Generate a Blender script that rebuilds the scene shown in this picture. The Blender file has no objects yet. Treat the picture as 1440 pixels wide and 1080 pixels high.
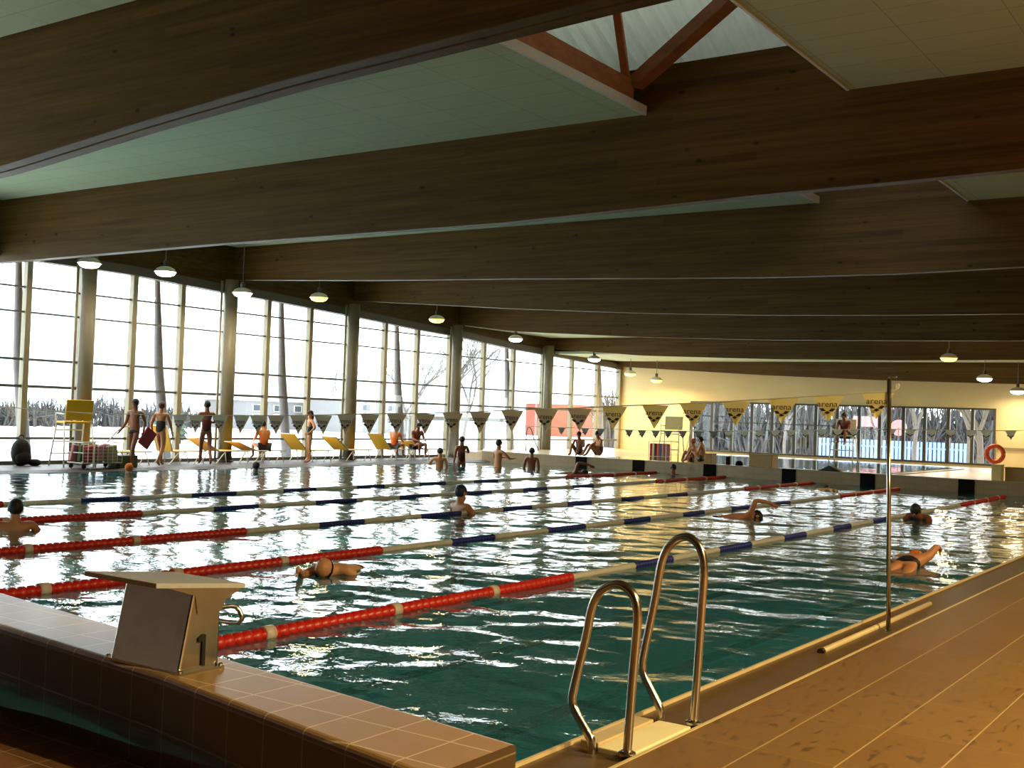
import bpy, bmesh, math, random
import numpy as np
from mathutils import Vector, Matrix
random.seed(7)
rng = np.random.default_rng(11)
sc = bpy.context.scene
COL = sc.collection
PI = math.pi

# ---------------------------------------------------------------- camera
CAM = (6.4237, -5.3341, 1.7120)
yaw, pit, rol = 0.6022, 0.0260, 0.0354
cy_, sy_, cp_, sp_, cr_, sr_ = math.cos(yaw), math.sin(yaw), math.cos(pit), math.sin(pit), math.cos(rol), math.sin(rol)
fwd = Vector((-sy_*cp_, cy_*cp_, sp_)); rt = Vector((cy_, sy_, 0)); up = rt.cross(fwd)
r2 = rt*cr_ + up*sr_; u2 = -rt*sr_ + up*cr_
cam = bpy.data.cameras.new('camera'); camo = bpy.data.objects.new('camera', cam); COL.objects.link(camo)
m = Matrix((r2, u2, -fwd)).transposed().to_4x4(); m.translation = Vector(CAM)
camo.matrix_world = m
cam.sensor_width = 36; cam.lens = 36*1613.6/1440; cam.clip_start = .05; cam.clip_end = 1500
sc.camera = camo

# ---------------------------------------------------------------- colour management, sky, sampling
sc.view_settings.view_transform = 'Standard'
sc.view_settings.look = 'None'
sc.view_settings.exposure = 0.0
sc.view_settings.gamma = 1.0
sc.view_settings.use_curve_mapping = False
w = bpy.data.worlds.new('sky'); sc.world = w; w.use_nodes = True
bg = w.node_tree.nodes['Background']
bg.inputs['Color'].default_value = (.93, .97, 1.0, 1)      # bright winter overcast
bg.inputs['Strength'].default_value = 6.5
cy = sc.cycles
cy.use_denoising = True
cy.max_bounces = 8; cy.diffuse_bounces = 4; cy.glossy_bounces = 4; cy.transparent_max_bounces = 10; cy.transmission_bounces = 4
cy.sample_clamp_indirect = 6.0
cy.caustics_reflective = False; cy.caustics_refractive = False

LAMP_WARM = (1.0, .75, .36)
LAMP_WHITE = (1.0, .84, .58)

# ---------------------------------------------------------------- materials
def lin(c):
    return tuple((v/12.92 if v <= .04045 else ((v+.055)/1.055)**2.4) for v in [x/255 for x in c]) + (1,)
MATS = {}
def mat(name, col, rough=.5, metal=0., var=.0, vscale=6., bump=0., bscale=40., spec=.5, emit=None, estr=0.):
    if name in MATS: return MATS[name]
    M = bpy.data.materials.new(name); M.use_nodes = True; MATS[name] = M
    nt = M.node_tree; b = nt.nodes['Principled BSDF']
    b.inputs['Base Color'].default_value = col; b.inputs['Roughness'].default_value = rough
    b.inputs['Metallic'].default_value = metal; b.inputs['Specular IOR Level'].default_value = spec
    if emit: b.inputs['Emission Color'].default_value = emit; b.inputs['Emission Strength'].default_value = estr
    tc = nt.nodes.new('ShaderNodeTexCoord')
    if var > 0:
        n = nt.nodes.new('ShaderNodeTexNoise'); n.inputs['Scale'].default_value = vscale; n.inputs['Detail'].default_value = 4
        nt.links.new(tc.outputs['Object'], n.inputs['Vector'])
        mr = nt.nodes.new('ShaderNodeMapRange'); mr.inputs[1].default_value = .3; mr.inputs[2].default_value = .7
        mr.inputs[3].default_value = 1-var; mr.inputs[4].default_value = 1+var
        nt.links.new(n.outputs['Fac'], mr.inputs[0])
        mx = nt.nodes.new('ShaderNodeMix'); mx.data_type = 'RGBA'; mx.blend_type = 'MULTIPLY'; mx.inputs[0].default_value = 1
        mx.inputs[6].default_value = col; nt.links.new(mr.outputs[0], mx.inputs[7]); nt.links.new(mx.outputs[2], b.inputs['Base Color'])
    if bump > 0:
        n2 = nt.nodes.new('ShaderNodeTexNoise'); n2.inputs['Scale'].default_value = bscale; n2.inputs['Detail'].default_value = 3
        nt.links.new(tc.outputs['Object'], n2.inputs['Vector'])
        bp = nt.nodes.new('ShaderNodeBump'); bp.inputs['Strength'].default_value = bump; bp.inputs['Distance'].default_value = .02
        nt.links.new(n2.outputs['Fac'], bp.inputs['Height']); nt.links.new(bp.outputs['Normal'], b.inputs['Normal'])
    return M

def wood(name, c1, c2, sx=.25, sz=14, lam=.0, rough=.5, knots=False):
    """timber whose grain runs along x; lam = height of a glued lamella"""
    M = bpy.data.materials.new(name); M.use_nodes = True; MATS[name] = M
    nt = M.node_tree; b = nt.nodes['Principled BSDF']; b.inputs['Roughness'].default_value = rough
    b.inputs['Specular IOR Level'].default_value = .12
    g = nt.nodes.new('ShaderNodeNewGeometry')
    mp = nt.nodes.new('ShaderNodeMapping'); mp.inputs['Scale'].default_value = (sx, 3, sz)
    nt.links.new(g.outputs['Position'], mp.inputs['Vector'])
    n = nt.nodes.new('ShaderNodeTexNoise'); n.inputs['Scale'].default_value = 1; n.inputs['Detail'].default_value = 6; n.inputs['Roughness'].default_value = .65
    nt.links.new(mp.outputs[0], n.inputs['Vector'])
    cr = nt.nodes.new('ShaderNodeValToRGB'); cr.color_ramp.elements[0].position = .3; cr.color_ramp.elements[1].position = .7
    cr.color_ramp.elements[0].color = c1; cr.color_ramp.elements[1].color = c2
    nt.links.new(n.outputs['Fac'], cr.inputs[0]); out = cr.outputs[0]
    if lam:
        mp2 = nt.nodes.new('ShaderNodeMapping'); mp2.inputs['Scale'].default_value = (.16, .0, 1/lam)
        nt.links.new(g.outputs['Position'], mp2.inputs['Vector'])
        sp = nt.nodes.new('ShaderNodeSeparateXYZ'); nt.links.new(mp2.outputs[0], sp.inputs[0])
        fl = nt.nodes.new('ShaderNodeMath'); fl.operation = 'FLOOR'; nt.links.new(sp.outputs[2], fl.inputs[0])
        ad = nt.nodes.new('ShaderNodeMath'); ad.operation = 'MULTIPLY_ADD'; nt.links.new(fl.outputs[0], ad.inputs[0]); ad.inputs[1].default_value = .37; nt.links.new(sp.outputs[0], ad.inputs[2])
        f2 = nt.nodes.new('ShaderNodeMath'); f2.operation = 'FLOOR'; nt.links.new(ad.outputs[0], f2.inputs[0])
        cb = nt.nodes.new('ShaderNodeCombineXYZ'); nt.links.new(fl.outputs[0], cb.inputs[0]); nt.links.new(f2.outputs[0], cb.inputs[1])
        wn = nt.nodes.new('ShaderNodeTexWhiteNoise'); nt.links.new(cb.outputs[0], wn.inputs['Vector'])
        mr = nt.nodes.new('ShaderNodeMapRange'); mr.inputs[3].default_value = .84; mr.inputs[4].default_value = 1.14; nt.links.new(wn.outputs['Value'], mr.inputs[0])
        mx = nt.nodes.new('ShaderNodeMix'); mx.data_type = 'RGBA'; mx.blend_type = 'MULTIPLY'; mx.inputs[0].default_value = 1
        nt.links.new(out, mx.inputs[6]); nt.links.new(mr.outputs[0], mx.inputs[7]); out = mx.outputs[2]
    if knots:
        vo = nt.nodes.new('ShaderNodeTexVoronoi'); vo.inputs['Scale'].default_value = 1.0
        mp3 = nt.nodes.new('ShaderNodeMapping'); mp3.inputs['Scale'].default_value = (1.5, 1, 3.2); nt.links.new(g.outputs['Position'], mp3.inputs['Vector'])
        nt.links.new(mp3.outputs[0], vo.inputs['Vector'])
        lt = nt.nodes.new('ShaderNodeMapRange'); lt.inputs[1].default_value = .05; lt.inputs[2].default_value = .11; lt.inputs[3].default_value = .35; lt.inputs[4].default_value = 1
        nt.links.new(vo.outputs['Distance'], lt.inputs[0])
        mx = nt.nodes.new('ShaderNodeMix'); mx.data_type = 'RGBA'; mx.blend_type = 'MULTIPLY'; mx.inputs[0].default_value = 1
        nt.links.new(out, mx.inputs[6]); nt.links.new(lt.outputs[0], mx.inputs[7]); out = mx.outputs[2]
    nt.links.new(out, b.inputs['Base Color'])
    return M

def grid_mat(name, c1, c2, grout, sa, sb, oa, ob, axes='xy', gw=.006, gwb=None, rough=.35, spec=.5, stains=None, bump=True, stripe=None):
    """tiles laid on a plane; axes name the two world axes, s the tile size, o an offset, gw the joint width"""
    M = bpy.data.materials.new(name); M.use_nodes = True; MATS[name] = M
    nt = M.node_tree; b = nt.nodes['Principled BSDF']; b.inputs['Roughness'].default_value = rough; b.inputs['Specular IOR Level'].default_value = spec
    N = nt.nodes.new; L = nt.links.new
    g = N('ShaderNodeNewGeometry'); sp = N('ShaderNodeSeparateXYZ'); L(g.outputs['Position'], sp.inputs[0])
    ids = []; joints = []
    for ax, s, o, gw in ((axes[0], sa, oa, gw), (axes[1], sb, ob, gwb or gw)):
        a = N('ShaderNodeMath'); a.operation = 'MULTIPLY_ADD'; L(sp.outputs['xyz'.index(ax)], a.inputs[0]); a.inputs[1].default_value = 1/s; a.inputs[2].default_value = -o/s
        f = N('ShaderNodeMath'); f.operation = 'FLOOR'; L(a.outputs[0], f.inputs[0]); ids.append(f)
        fr = N('ShaderNodeMath'); fr.operation = 'FRACT'; L(a.outputs[0], fr.inputs[0])
        pp = N('ShaderNodeMath'); pp.operation = 'PINGPONG'; L(fr.outputs[0], pp.inputs[0]); pp.inputs[1].default_value = .5
        lt = N('ShaderNodeMath'); lt.operation = 'LESS_THAN'; L(pp.outputs[0], lt.inputs[0]); lt.inputs[1].default_value = gw*.5/s; joints.append(lt)
    mxj = N('ShaderNodeMath'); mxj.operation = 'MAXIMUM'; L(joints[0].outputs[0], mxj.inputs[0]); L(joints[1].outputs[0], mxj.inputs[1])
    cb = N('ShaderNodeCombineXYZ'); L(ids[0].outputs[0], cb.inputs[0]); L(ids[1].outputs[0], cb.inputs[1])
    wn = N('ShaderNodeTexWhiteNoise'); L(cb.outputs[0], wn.inputs['Vector'])
    ns = N('ShaderNodeTexNoise'); ns.inputs['Scale'].default_value = 9; ns.inputs['Detail'].default_value = 5; L(g.outputs['Position'], ns.inputs['Vector'])
    av = N('ShaderNodeMath'); av.operation = 'MULTIPLY_ADD'; L(ns.outputs['Fac'], av.inputs[0]); av.inputs[1].default_value = .6
    h = N('ShaderNodeMath'); h.operation = 'MULTIPLY'; L(wn.outputs['Value'], h.inputs[0]); h.inputs[1].default_value = .4; L(h.outputs[0], av.inputs[2])
    mc = N('ShaderNodeMix'); mc.data_type = 'RGBA'; L(av.outputs[0], mc.inputs[0]); mc.inputs[6].default_value = c1; mc.inputs[7].default_value = c2
    out = mc.outputs[2]
    if stains:
        n3 = N('ShaderNodeTexNoise'); n3.inputs['Scale'].default_value = stains[0]; n3.inputs['Detail'].default_value = 4; n3.inputs['Distortion'].default_value = .6
        mp = N('ShaderNodeMapping'); mp.inputs['Scale'].default_value = (2.6, 1.1, 1); L(g.outputs['Position'], mp.inputs[0]); L(mp.outputs[0], n3.inputs['Vector'])
        st = N('ShaderNodeMapRange'); st.inputs[1].default_value = .58; st.inputs[2].default_value = .66; L(n3.outputs['Fac'], st.inputs[0]); st.inputs[3].default_value = 0; st.inputs[4].default_value = 1
        m2 = N('ShaderNodeMix'); m2.data_type = 'RGBA'; L(st.outputs[0], m2.inputs[0]); L(out, m2.inputs[6]); m2.inputs[7].default_value = stains[1]; out = m2.outputs[2]
        rr = N('ShaderNodeMapRange'); rr.inputs[3].default_value = rough; rr.inputs[4].default_value = rough*.8; L(st.outputs[0], rr.inputs[0]); L(rr.outputs[0], b.inputs['Roughness'])
    m3 = N('ShaderNodeMix'); m3.data_type = 'RGBA'; L(mxj.outputs[0], m3.inputs[0]); L(out, m3.inputs[6]); m3.inputs[7].default_value = grout; out = m3.outputs[2]
    if stripe:   # dark tiles down the middle of each lane: (first centre, spacing, width, colour)
        a = N('ShaderNodeMath'); a.operation = 'MULTIPLY_ADD'; L(sp.outputs[0], a.inputs[0]); a.inputs[1].default_value = 1/stripe[1]; a.inputs[2].default_value = -stripe[0]/stripe[1]+.5
        fr = N('ShaderNodeMath'); fr.operation = 'FRACT'; L(a.outputs[0], fr.inputs[0])
        sb_ = N('ShaderNodeMath'); sb_.operation = 'SUBTRACT'; L(fr.outputs[0], sb_.inputs[0]); sb_.inputs[1].default_value = .5
        ab = N('ShaderNodeMath'); ab.operation = 'ABSOLUTE'; L(sb_.outputs[0], ab.inputs[0])
        lt = N('ShaderNodeMath'); lt.operation = 'LESS_THAN'; L(ab.outputs[0], lt.inputs[0]); lt.inputs[1].default_value = stripe[2]*.5/stripe[1]
        m4 = N('ShaderNodeMix'); m4.data_type = 'RGBA'; L(lt.outputs[0], m4.inputs[0]); L(out, m4.inputs[6]); m4.inputs[7].default_value = stripe[3]; out = m4.outputs[2]
    L(out, b.inputs['Base Color'])
    if bump:
        bp = N('ShaderNodeBump'); bp.invert = True; bp.inputs['Strength'].default_value = .5; bp.inputs['Distance'].default_value = .004
        L(mxj.outputs[0], bp.inputs['Height']); L(bp.outputs['Normal'], b.inputs['Normal'])
    return M

def glass_mat():
    M = bpy.data.materials.new('window_glass'); M.use_nodes = True; nt = M.node_tree; nt.nodes.clear()
    N = nt.nodes.new; L = nt.links.new
    o = N('ShaderNodeOutputMaterial'); t = N('ShaderNodeBsdfTransparent'); t.inputs[0].default_value = (.93, .96, .95, 1)
    gl = N('ShaderNodeBsdfGlossy'); gl.inputs['Roughness'].default_value = .02
    lw = N('ShaderNodeLayerWeight'); lw.inputs[0].default_value = .5
    pw = N('ShaderNodeMath'); pw.operation = 'POWER'; L(lw.outputs['Facing'], pw.inputs[0]); pw.inputs[1].default_value = 4
    fr = N('ShaderNodeMath'); fr.operation = 'MULTIPLY_ADD'; L(pw.outputs[0], fr.inputs[0]); fr.inputs[1].default_value = .6; fr.inputs[2].default_value = .03
    mx = N('ShaderNodeMixShader'); L(fr.outputs[0], mx.inputs[0]); L(t.outputs[0], mx.inputs[1]); L(gl.outputs[0], mx.inputs[2]); L(mx.outputs[0], o.inputs[0])
    return M

def water_mat(name, tint, bumpscale, bumpstr):
    M = bpy.data.materials.new(name); M.use_nodes = True; nt = M.node_tree; nt.nodes.clear()
    N = nt.nodes.new; L = nt.links.new
    o = N('ShaderNodeOutputMaterial'); t0 = N('ShaderNodeBsdfTransparent'); t0.inputs[0].default_value = tint
    df = N('ShaderNodeBsdfDiffuse'); df.inputs[0].default_value = (.055, .40, .52, 1)     # light scattered back by the water itself
    t = N('ShaderNodeMixShader'); t.inputs[0].default_value = .20; L(t0.outputs[0], t.inputs[1]); L(df.outputs[0], t.inputs[2])
    gl = N('ShaderNodeBsdfGlossy'); gl.inputs['Roughness'].default_value = .015; gl.inputs[0].default_value = (1, 1, 1, 1)
    g = N('ShaderNodeNewGeometry')
    n = N('ShaderNodeTexNoise'); n.inputs['Scale'].default_value = bumpscale; n.inputs['Detail'].default_value = 2
    L(g.outputs['Position'], n.inputs['Vector'])
    bp = N('ShaderNodeBump'); bp.inputs['Strength'].default_value = bumpstr; bp.inputs['Distance'].default_value = .02; L(n.outputs['Fac'], bp.inputs['Height'])
    fr = N('ShaderNodeFresnel'); fr.inputs[0].default_value = 1.33
    L(bp.outputs[0], gl.inputs['Normal']); L(bp.outputs[0], fr.inputs['Normal'])
    mx = N('ShaderNodeMixShader'); L(fr.outputs[0], mx.inputs[0]); L(t.outputs[0], mx.inputs[1]); L(gl.outputs[0], mx.inputs[2]); L(mx.outputs[0], o.inputs[0])
    return M

M_beam = wood('glulam', lin((76, 55, 27)), lin((106, 80, 40)), sx=.5, sz=16, lam=.12, knots=True)
M_strut = wood('strut_timber', lin((150, 98, 70)), lin((184, 128, 94)), sx=2, sz=8)
M_panel = grid_mat('ceiling_board', lin((184, 194, 160)), lin((192, 202, 168)), lin((150, 160, 130)), 1.2, .6, .1, .2, 'xy', gw=.012, rough=.8, spec=.2)
M_panel_edge = mat('board_edge', lin((225, 228, 228)), .7)
M_deckmetal = mat('corrugated_sheet', lin((205, 205, 190)), .5)
_nt = M_deckmetal.node_tree; _tr = _nt.nodes.new('ShaderNodeBsdfTranslucent'); _tr.inputs[0].default_value = (.50, .52, .47, 1)
_mx = _nt.nodes.new('ShaderNodeMixShader'); _mx.inputs[0].default_value = .6
_out = [n for n in _nt.nodes if n.type == 'OUTPUT_MATERIAL'][0]
_nt.links.new(_nt.nodes['Principled BSDF'].outputs[0], _mx.inputs[1]); _nt.links.new(_tr.outputs[0], _mx.inputs[2]); _nt.links.new(_mx.outputs[0], _out.inputs[0])
M_roof = mat('roof_underside', lin((120, 105, 85)), .8)
M_cream = mat('cream_wall', lin((226, 204, 150)), .7, var=.04, vscale=1.5)
M_plain = mat('plain_wall', lin((78, 62, 44)), .8, var=.05, vscale=2)
M_deck = grid_mat('deck_tiles', lin((114, 82, 40)), lin((132, 98, 50)), lin((174, 144, 92)), .425, .85, 3.70, .35, 'xy', gw=.009, gwb=.003, rough=.42, stains=(8.0, lin((92, 68, 36))))
M_deck_grey = grid_mat('grey_deck_tiles', lin((82, 78, 82)), lin((92, 88, 92)), lin((68, 66, 68)), .3, .3, 0, 0, 'xy', gw=.008, rough=.5, spec=.3)
M_far_deck = grid_mat('far_deck_tiles', lin((170, 150, 118)), lin((186, 166, 132)), lin((140, 122, 96)), .3, .3, 0, 0, 'xy', gw=.008, rough=.3)
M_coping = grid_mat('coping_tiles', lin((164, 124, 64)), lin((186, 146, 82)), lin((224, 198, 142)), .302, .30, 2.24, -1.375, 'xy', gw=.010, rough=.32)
M_coping_shade = grid_mat('shaded_coping_tiles', lin((74, 54, 30)), lin((86, 62, 36)), lin((130, 106, 74)), .302, .24, 2.24, .26, 'xz', gw=.008, rough=.4)  # darker coping tiles: the shade on the upright faces is in the colour
M_low = grid_mat('low_floor_tiles', lin((142, 98, 56)), lin((160, 112, 66)), lin((206, 176, 128)), .302, .302, .1, .1, 'xy', gw=.010, rough=.4)
M_farwall = grid_mat('far_wall_tiles', lin((150, 130, 96)), lin((166, 146, 110)), lin((126, 108, 80)), .3, .15, 0, 0, 'xz', gw=.006, rough=.3)
M_pool = grid_mat('pool_tiles', lin((122, 208, 220)), lin((142, 220, 230)), lin((160, 220, 228)), .25, .25, 0, 0, 'xy', gw=.01, rough=.4, bump=False, stripe=(1.5, 2.65, .3, lin((18, 30, 36))))
M_poolside = mat('pool_side_tiles', lin((120, 200, 200)), .4)
M_gutter = mat('gutter_tiles', lin((96, 72, 40)), .4, var=.12, vscale=8)
M_lip = mat('gutter_lip', lin((205, 182, 135)), .4, var=.08)
M_dark = mat('dark_tile', lin((16, 16, 16)), .8, spec=.1)
M_steel = mat('brushed_steel', lin((190, 182, 168)), .22, 1., bump=.03, bscale=90)
M_steel2 = mat('block_steel', lin((196, 190, 180)), .22, 1., var=.06, vscale=5, bump=.35, bscale=2.2)
M_blocktop = mat('block_top', lin((196, 196, 192)), .75, bump=.3, bscale=300, var=.05, vscale=60)
M_pad = mat('non_slip_pad', lin((240, 226, 176)), .6, bump=.2, bscale=200)
M_black = mat('black_paint', lin((16, 14, 12)), .5)
M_post = mat('tan_steel_post', lin((148, 138, 110)), .4, .0, var=.05)
M_colm = mat('column_concrete', lin((124, 116, 94)), .5, var=.07, vscale=3)
M_tran = mat('transom_steel', lin((96, 96, 92)), .45)
M_frame = mat('dark_frame', lin((70, 68, 58)), .5)
M_head = mat('window_head', lin((92, 84, 74)), .6)
M_lean = mat('leaning_strut', lin((112, 106, 104)), .6, var=.08)
M_red = mat('red_float', lin((205, 38, 22)), .35, var=.05)
M_white = mat('white_float', lin((246, 240, 222)), .35)
M_blue = mat('blue_float', lin((44, 52, 140)), .35)
M_yel = mat('yellow_float', lin((226, 200, 60)), .35)
M_cable = mat('cable', lin((120, 118, 112)), .4, .6)
M_flag = mat('pennant_cloth', lin((255, 242, 160)), .7)
M_flagg = mat('grey_pennant_cloth', lin((120, 126, 112)), .7)
M_flagw = mat('pale_pennant_cloth', lin((226, 220, 190)), .7)
M_ink = mat('pennant_ink', lin((58, 36, 50)), .6)
M_sling = mat('yellow_sling', lin((240, 186, 20)), .6)
M_tubew = mat('white_tube', lin((232, 228, 214)), .35)
M_snow = mat('snow', lin((245, 248, 252)), .8, var=.02, bump=.2, bscale=2)
M_bark = mat('bark', lin((92, 84, 78)), .9, var=.15, vscale=6)
M_bush = mat('bare_scrub', lin((66, 64, 64)), .95, var=.25, vscale=2, bump=1, bscale=5)
M_fir = mat('fir_needles', lin((70, 82, 70)), .95, var=.25, vscale=3, bump=1, bscale=6)
M_bldg = mat('white_render', lin((116, 116, 118)), .8, var=.03)
M_brick = mat('red_brick', lin((128, 66, 50)), .85, var=.12, vscale=8)
M_win = mat('dark_pane', lin((70, 76, 84)), .15)
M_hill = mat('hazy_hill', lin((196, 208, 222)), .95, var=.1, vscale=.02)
M_bluef = mat('blue_fence', lin((120, 140, 180)), .7, var=.1)
M_skin = mat('skin_tan', lin((196, 132, 86)), .45, var=.05)
M_skin2 = mat('skin_dark', lin((140, 84, 56)), .45, var=.05)
M_skin3 = mat('skin_fair', lin((222, 164, 116)), .45, var=.05)
M_hair = mat('dark_hair', lin((28, 20, 18)), .6)
M_hairb = mat('brown_hair', lin((80, 50, 30)), .6)
M_suitk = mat('black_swimwear', lin((18, 18, 22)), .6)
M_suitr = mat('red_swimwear', lin((150, 30, 34)), .6)
M_suitb = mat('blue_cap', lin((48, 54, 80)), .5)
M_shirt = mat('orange_shirt', lin((216, 108, 36)), .8)
M_shirtr = mat('dark_red_shirt', lin((120, 38, 34)), .8)
M_redbag = mat('red_foam', lin((170, 34, 44)), .6)
M_bag = mat('black_bag', lin((20, 18, 20)), .8, bump=.3, bscale=12)
M_box = mat('cream_box', lin((226, 210, 150)), .6)
M_box2 = mat('tan_box', lin((170, 146, 96)), .6, var=.05)
M_orange = mat('lifebuoy_orange', lin((226, 96, 50)), .5)
M_green = mat('green_crate', lin((96, 104, 60)), .6)
M_pink = mat('pink_foam', lin((190, 120, 120)), .7)
M_maroon = mat('maroon_cloth', lin((86, 28, 30)), .8)
M_shade = mat('lamp_reflector', lin((210, 205, 190)), .35, .3)
M_bulbw = mat('lamp_glass_warm', (1, .8, .4, 1), .3, emit=(1, .60, .12, 1), estr=3.5)
M_bulbc = mat('lamp_glass_white', (1, .9, .7, 1), .3, emit=(1, .92, .74, 1), estr=16)
M_glass = glass_mat()
M_water = water_mat('pool_water', (.55, .88, .92, 1), 13.0, .16)
M_water2 = water_mat('small_pool_water', (.45, .7, .7, 1), 3.0, .05)

def see_through(M, f, c):      # thin plastic or cloth that lets some light through
    nt = M.node_tree; tr = nt.nodes.new('ShaderNodeBsdfTranslucent'); tr.inputs[0].default_value = c
    mx = nt.nodes.new('ShaderNodeMixShader'); mx.inputs[0].default_value = f
    out = [n for n in nt.nodes if n.type == 'OUTPUT_MATERIAL'][0]
    nt.links.new(nt.nodes['Principled BSDF'].outputs[0], mx.inputs[1]); nt.links.new(tr.outputs[0], mx.inputs[2]); nt.links.new(mx.outputs[0], out.inputs[0])
see_through(M_white, .35, lin((246, 240, 222)))
see_through(M_flag, .30, lin((255, 240, 160)))
# ---------------------------------------------------------------- mesh helpers
class MB:
    def __init__(s): s.v = []; s.f = []
    def add(s, vs, fs):
        o = len(s.v); s.v += [tuple(v) for v in vs]; s.f += [tuple(i+o for i in f) for f in fs]; return s
    def box(s, c, d, rz=0, ry=0, rx=0):
        R = Matrix.Rotation(rz, 3, 'Z') @ Matrix.Rotation(ry, 3, 'Y') @ Matrix.Rotation(rx, 3, 'X')
        c = Vector(c); vs = [c + R @ Vector((sx*d[0]/2, sy*d[1]/2, sz*d[2]/2)) for sx in (-1, 1) for sy in (-1, 1) for sz in (-1, 1)]
        return s.add(vs, [(0, 1, 3, 2), (4, 6, 7, 5), (0, 4, 5, 1), (2, 3, 7, 6), (0, 2, 6, 4), (1, 5, 7, 3)])
    def b2(s, a, b): return s.box([(a[i]+b[i])/2 for i in range(3)], [abs(b[i]-a[i]) for i in range(3)])
    def tube(s, pts, r, n=10, caps=True):
        pts = [Vector(p) for p in pts]; k = len(pts)
        rs = r if isinstance(r, (list, tuple)) else [r]*k
        t0 = (pts[1]-pts[0]).normalized(); ref = Vector((0, 0, 1)) if abs(t0.z) < .9 else Vector((1, 0, 0))
        nv = t0.cross(ref).normalized(); vs = []
        for i, p in enumerate(pts):
            a = (pts[i]-pts[i-1]).normalized() if i else t0
            b = (pts[i+1]-pts[i]).normalized() if i < k-1 else a
            t = (a+b).normalized() if (a+b).length > 1e-6 else a
            nv = (nv - t*nv.dot(t)).normalized(); bn = t.cross(nv)
            for j in range(n):
                an = 2*PI*j/n; vs.append(p + (nv*math.cos(an)+bn*math.sin(an))*rs[i])
        fs = [(i*n+j, i*n+(j+1) % n, (i+1)*n+(j+1) % n, (i+1)*n+j) for i in range(k-1) for j in range(n)]
        if caps: fs += [tuple(range(n-1, -1, -1)), tuple((k-1)*n+j for j in range(n))]
        return s.add(vs, fs)
    def lathe(s, prof, c=(0, 0, 0), n=20, axis='z'):
        vs = []
        for (r, h) in prof:
            for j in range(n):
                a = 2*PI*j/n; x, y = r*math.cos(a), r*math.sin(a)
                p = (x, y, h) if axis == 'z' else ((x, h, y) if axis == 'y' else (h, x, y))
                vs.append((p[0]+c[0], p[1]+c[1], p[2]+c[2]))
        k = len(prof)
        fs = [(i*n+j, i*n+(j+1) % n, (i+1)*n+(j+1) % n, (i+1)*n+j) for i in range(k-1) for j in range(n)]
        fs += [tuple(range(n-1, -1, -1)), tuple((k-1)*n+j for j in range(n))]
        return s.add(vs, fs)
    def prism(s, poly, ext):
        """poly: 3-D outline, ext: extrusion vector"""
        e = Vector(ext); n = len(poly); a = [Vector(p) for p in poly]
        return s.add(a+[p+e for p in a], [tuple(range(n-1, -1, -1)), tuple(range(n, 2*n))]+[(i, (i+1) % n, n+(i+1) % n, n+i) for i in range(n)])
    def ell(s, c, r, nu=14, nv=9, rot=None):
        vs = []; fs = []
        for i in range(nv+1):
            th = PI*i/nv
            for j in range(nu):
                ph = 2*PI*j/nu; p = Vector((r[0]*math.sin(th)*math.cos(ph), r[1]*math.sin(th)*math.sin(ph), r[2]*math.cos(th)))
                if rot is not None: p = rot @ p
                vs.append(Vector(c)+p)
        for i in range(nv):
            for j in range(nu): fs.append((i*nu+j, (i+1)*nu+j, (i+1)*nu+(j+1) % nu, i*nu+(j+1) % nu))
        return s.add(vs, fs)
    def shift(s, d): s.v = [(v[0]+d[0], v[1]+d[1], v[2]+d[2]) for v in s.v]; return s
    def build(s, name, mt, parent=None, smooth=False, bevel=0, label=None, org=None):
        me = bpy.data.meshes.new(name)
        if org is not None: s.shift((-org[0], -org[1], -org[2]))
        me.from_pydata(s.v, [], s.f); me.materials.append(mt)
        bm = bmesh.new(); bm.from_mesh(me); bmesh.ops.remove_doubles(bm, verts=bm.verts, dist=1e-6)
        bmesh.ops.recalc_face_normals(bm, faces=bm.faces); bm.to_mesh(me); bm.free()
        if smooth:
            for p in me.polygons: p.use_smooth = len(p.vertices) == 4
        o = bpy.data.objects.new(name, me); COL.objects.link(o)
        if parent is not None: o.parent = parent
        elif org is not None: o.location = org
        if bevel:
            b = o.modifiers.new('bevel', 'BEVEL'); b.width = bevel; b.segments = 2; b.limit_method = 'ANGLE'
        if label: o['label'] = label
        return o

def thing(name, label, cat, loc=(0, 0, 0), rz=0, group=None):
    o = bpy.data.objects.new(name, None); COL.objects.link(o); o.empty_display_size = .1
    o.location = loc; o.rotation_euler = (0, 0, rz); o['label'] = label; o['category'] = cat
    if group: o['group'] = group
    return o
def tag(o, label, cat, group=None):
    o['label'] = label; o['category'] = cat
    if group: o['group'] = group
    return o
def struct(o): o['kind'] = 'structure'; return o
def sempty(name, loc=(0, 0, 0)):
    o = bpy.data.objects.new(name, None); COL.objects.link(o); o.location = loc; o['kind'] = 'structure'; return o
def copy_tree(o, parent=None):
    c = o.copy(); COL.objects.link(c); c.parent = parent
    for ch in list(o.children): copy_tree(ch, c)
    return c
def interp(t, pts):
    if t <= pts[0][0]: return pts[0][1]
    for (a, va), (b, vb) in zip(pts, pts[1:]):
        if t <= b: return va+(vb-va)*(t-a)/(b-a)
    return pts[-1][1]
def smoothline(pts, k=6):
    """Catmull-Rom through 3-D points"""
    P = [Vector(p) for p in pts]; P = [2*P[0]-P[1]]+P+[2*P[-1]-P[-2]]; out = []
    for i in range(1, len(P)-2):
        for j in range(k):
            t = j/k; a, b, c, d = P[i-1:i+3]
            out.append(.5*((2*b)+(c-a)*t+(2*a-5*b+4*c-d)*t*t+(-a+3*b-3*c+d)*t**3))
    out.append(P[-2]); return out

XW = -19.4            # plane of the long window wall
YE = 41.0             # end wall
XL, XR = -17.0, 3.28  # pool edges
YF = 27.6             # far pool wall

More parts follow.
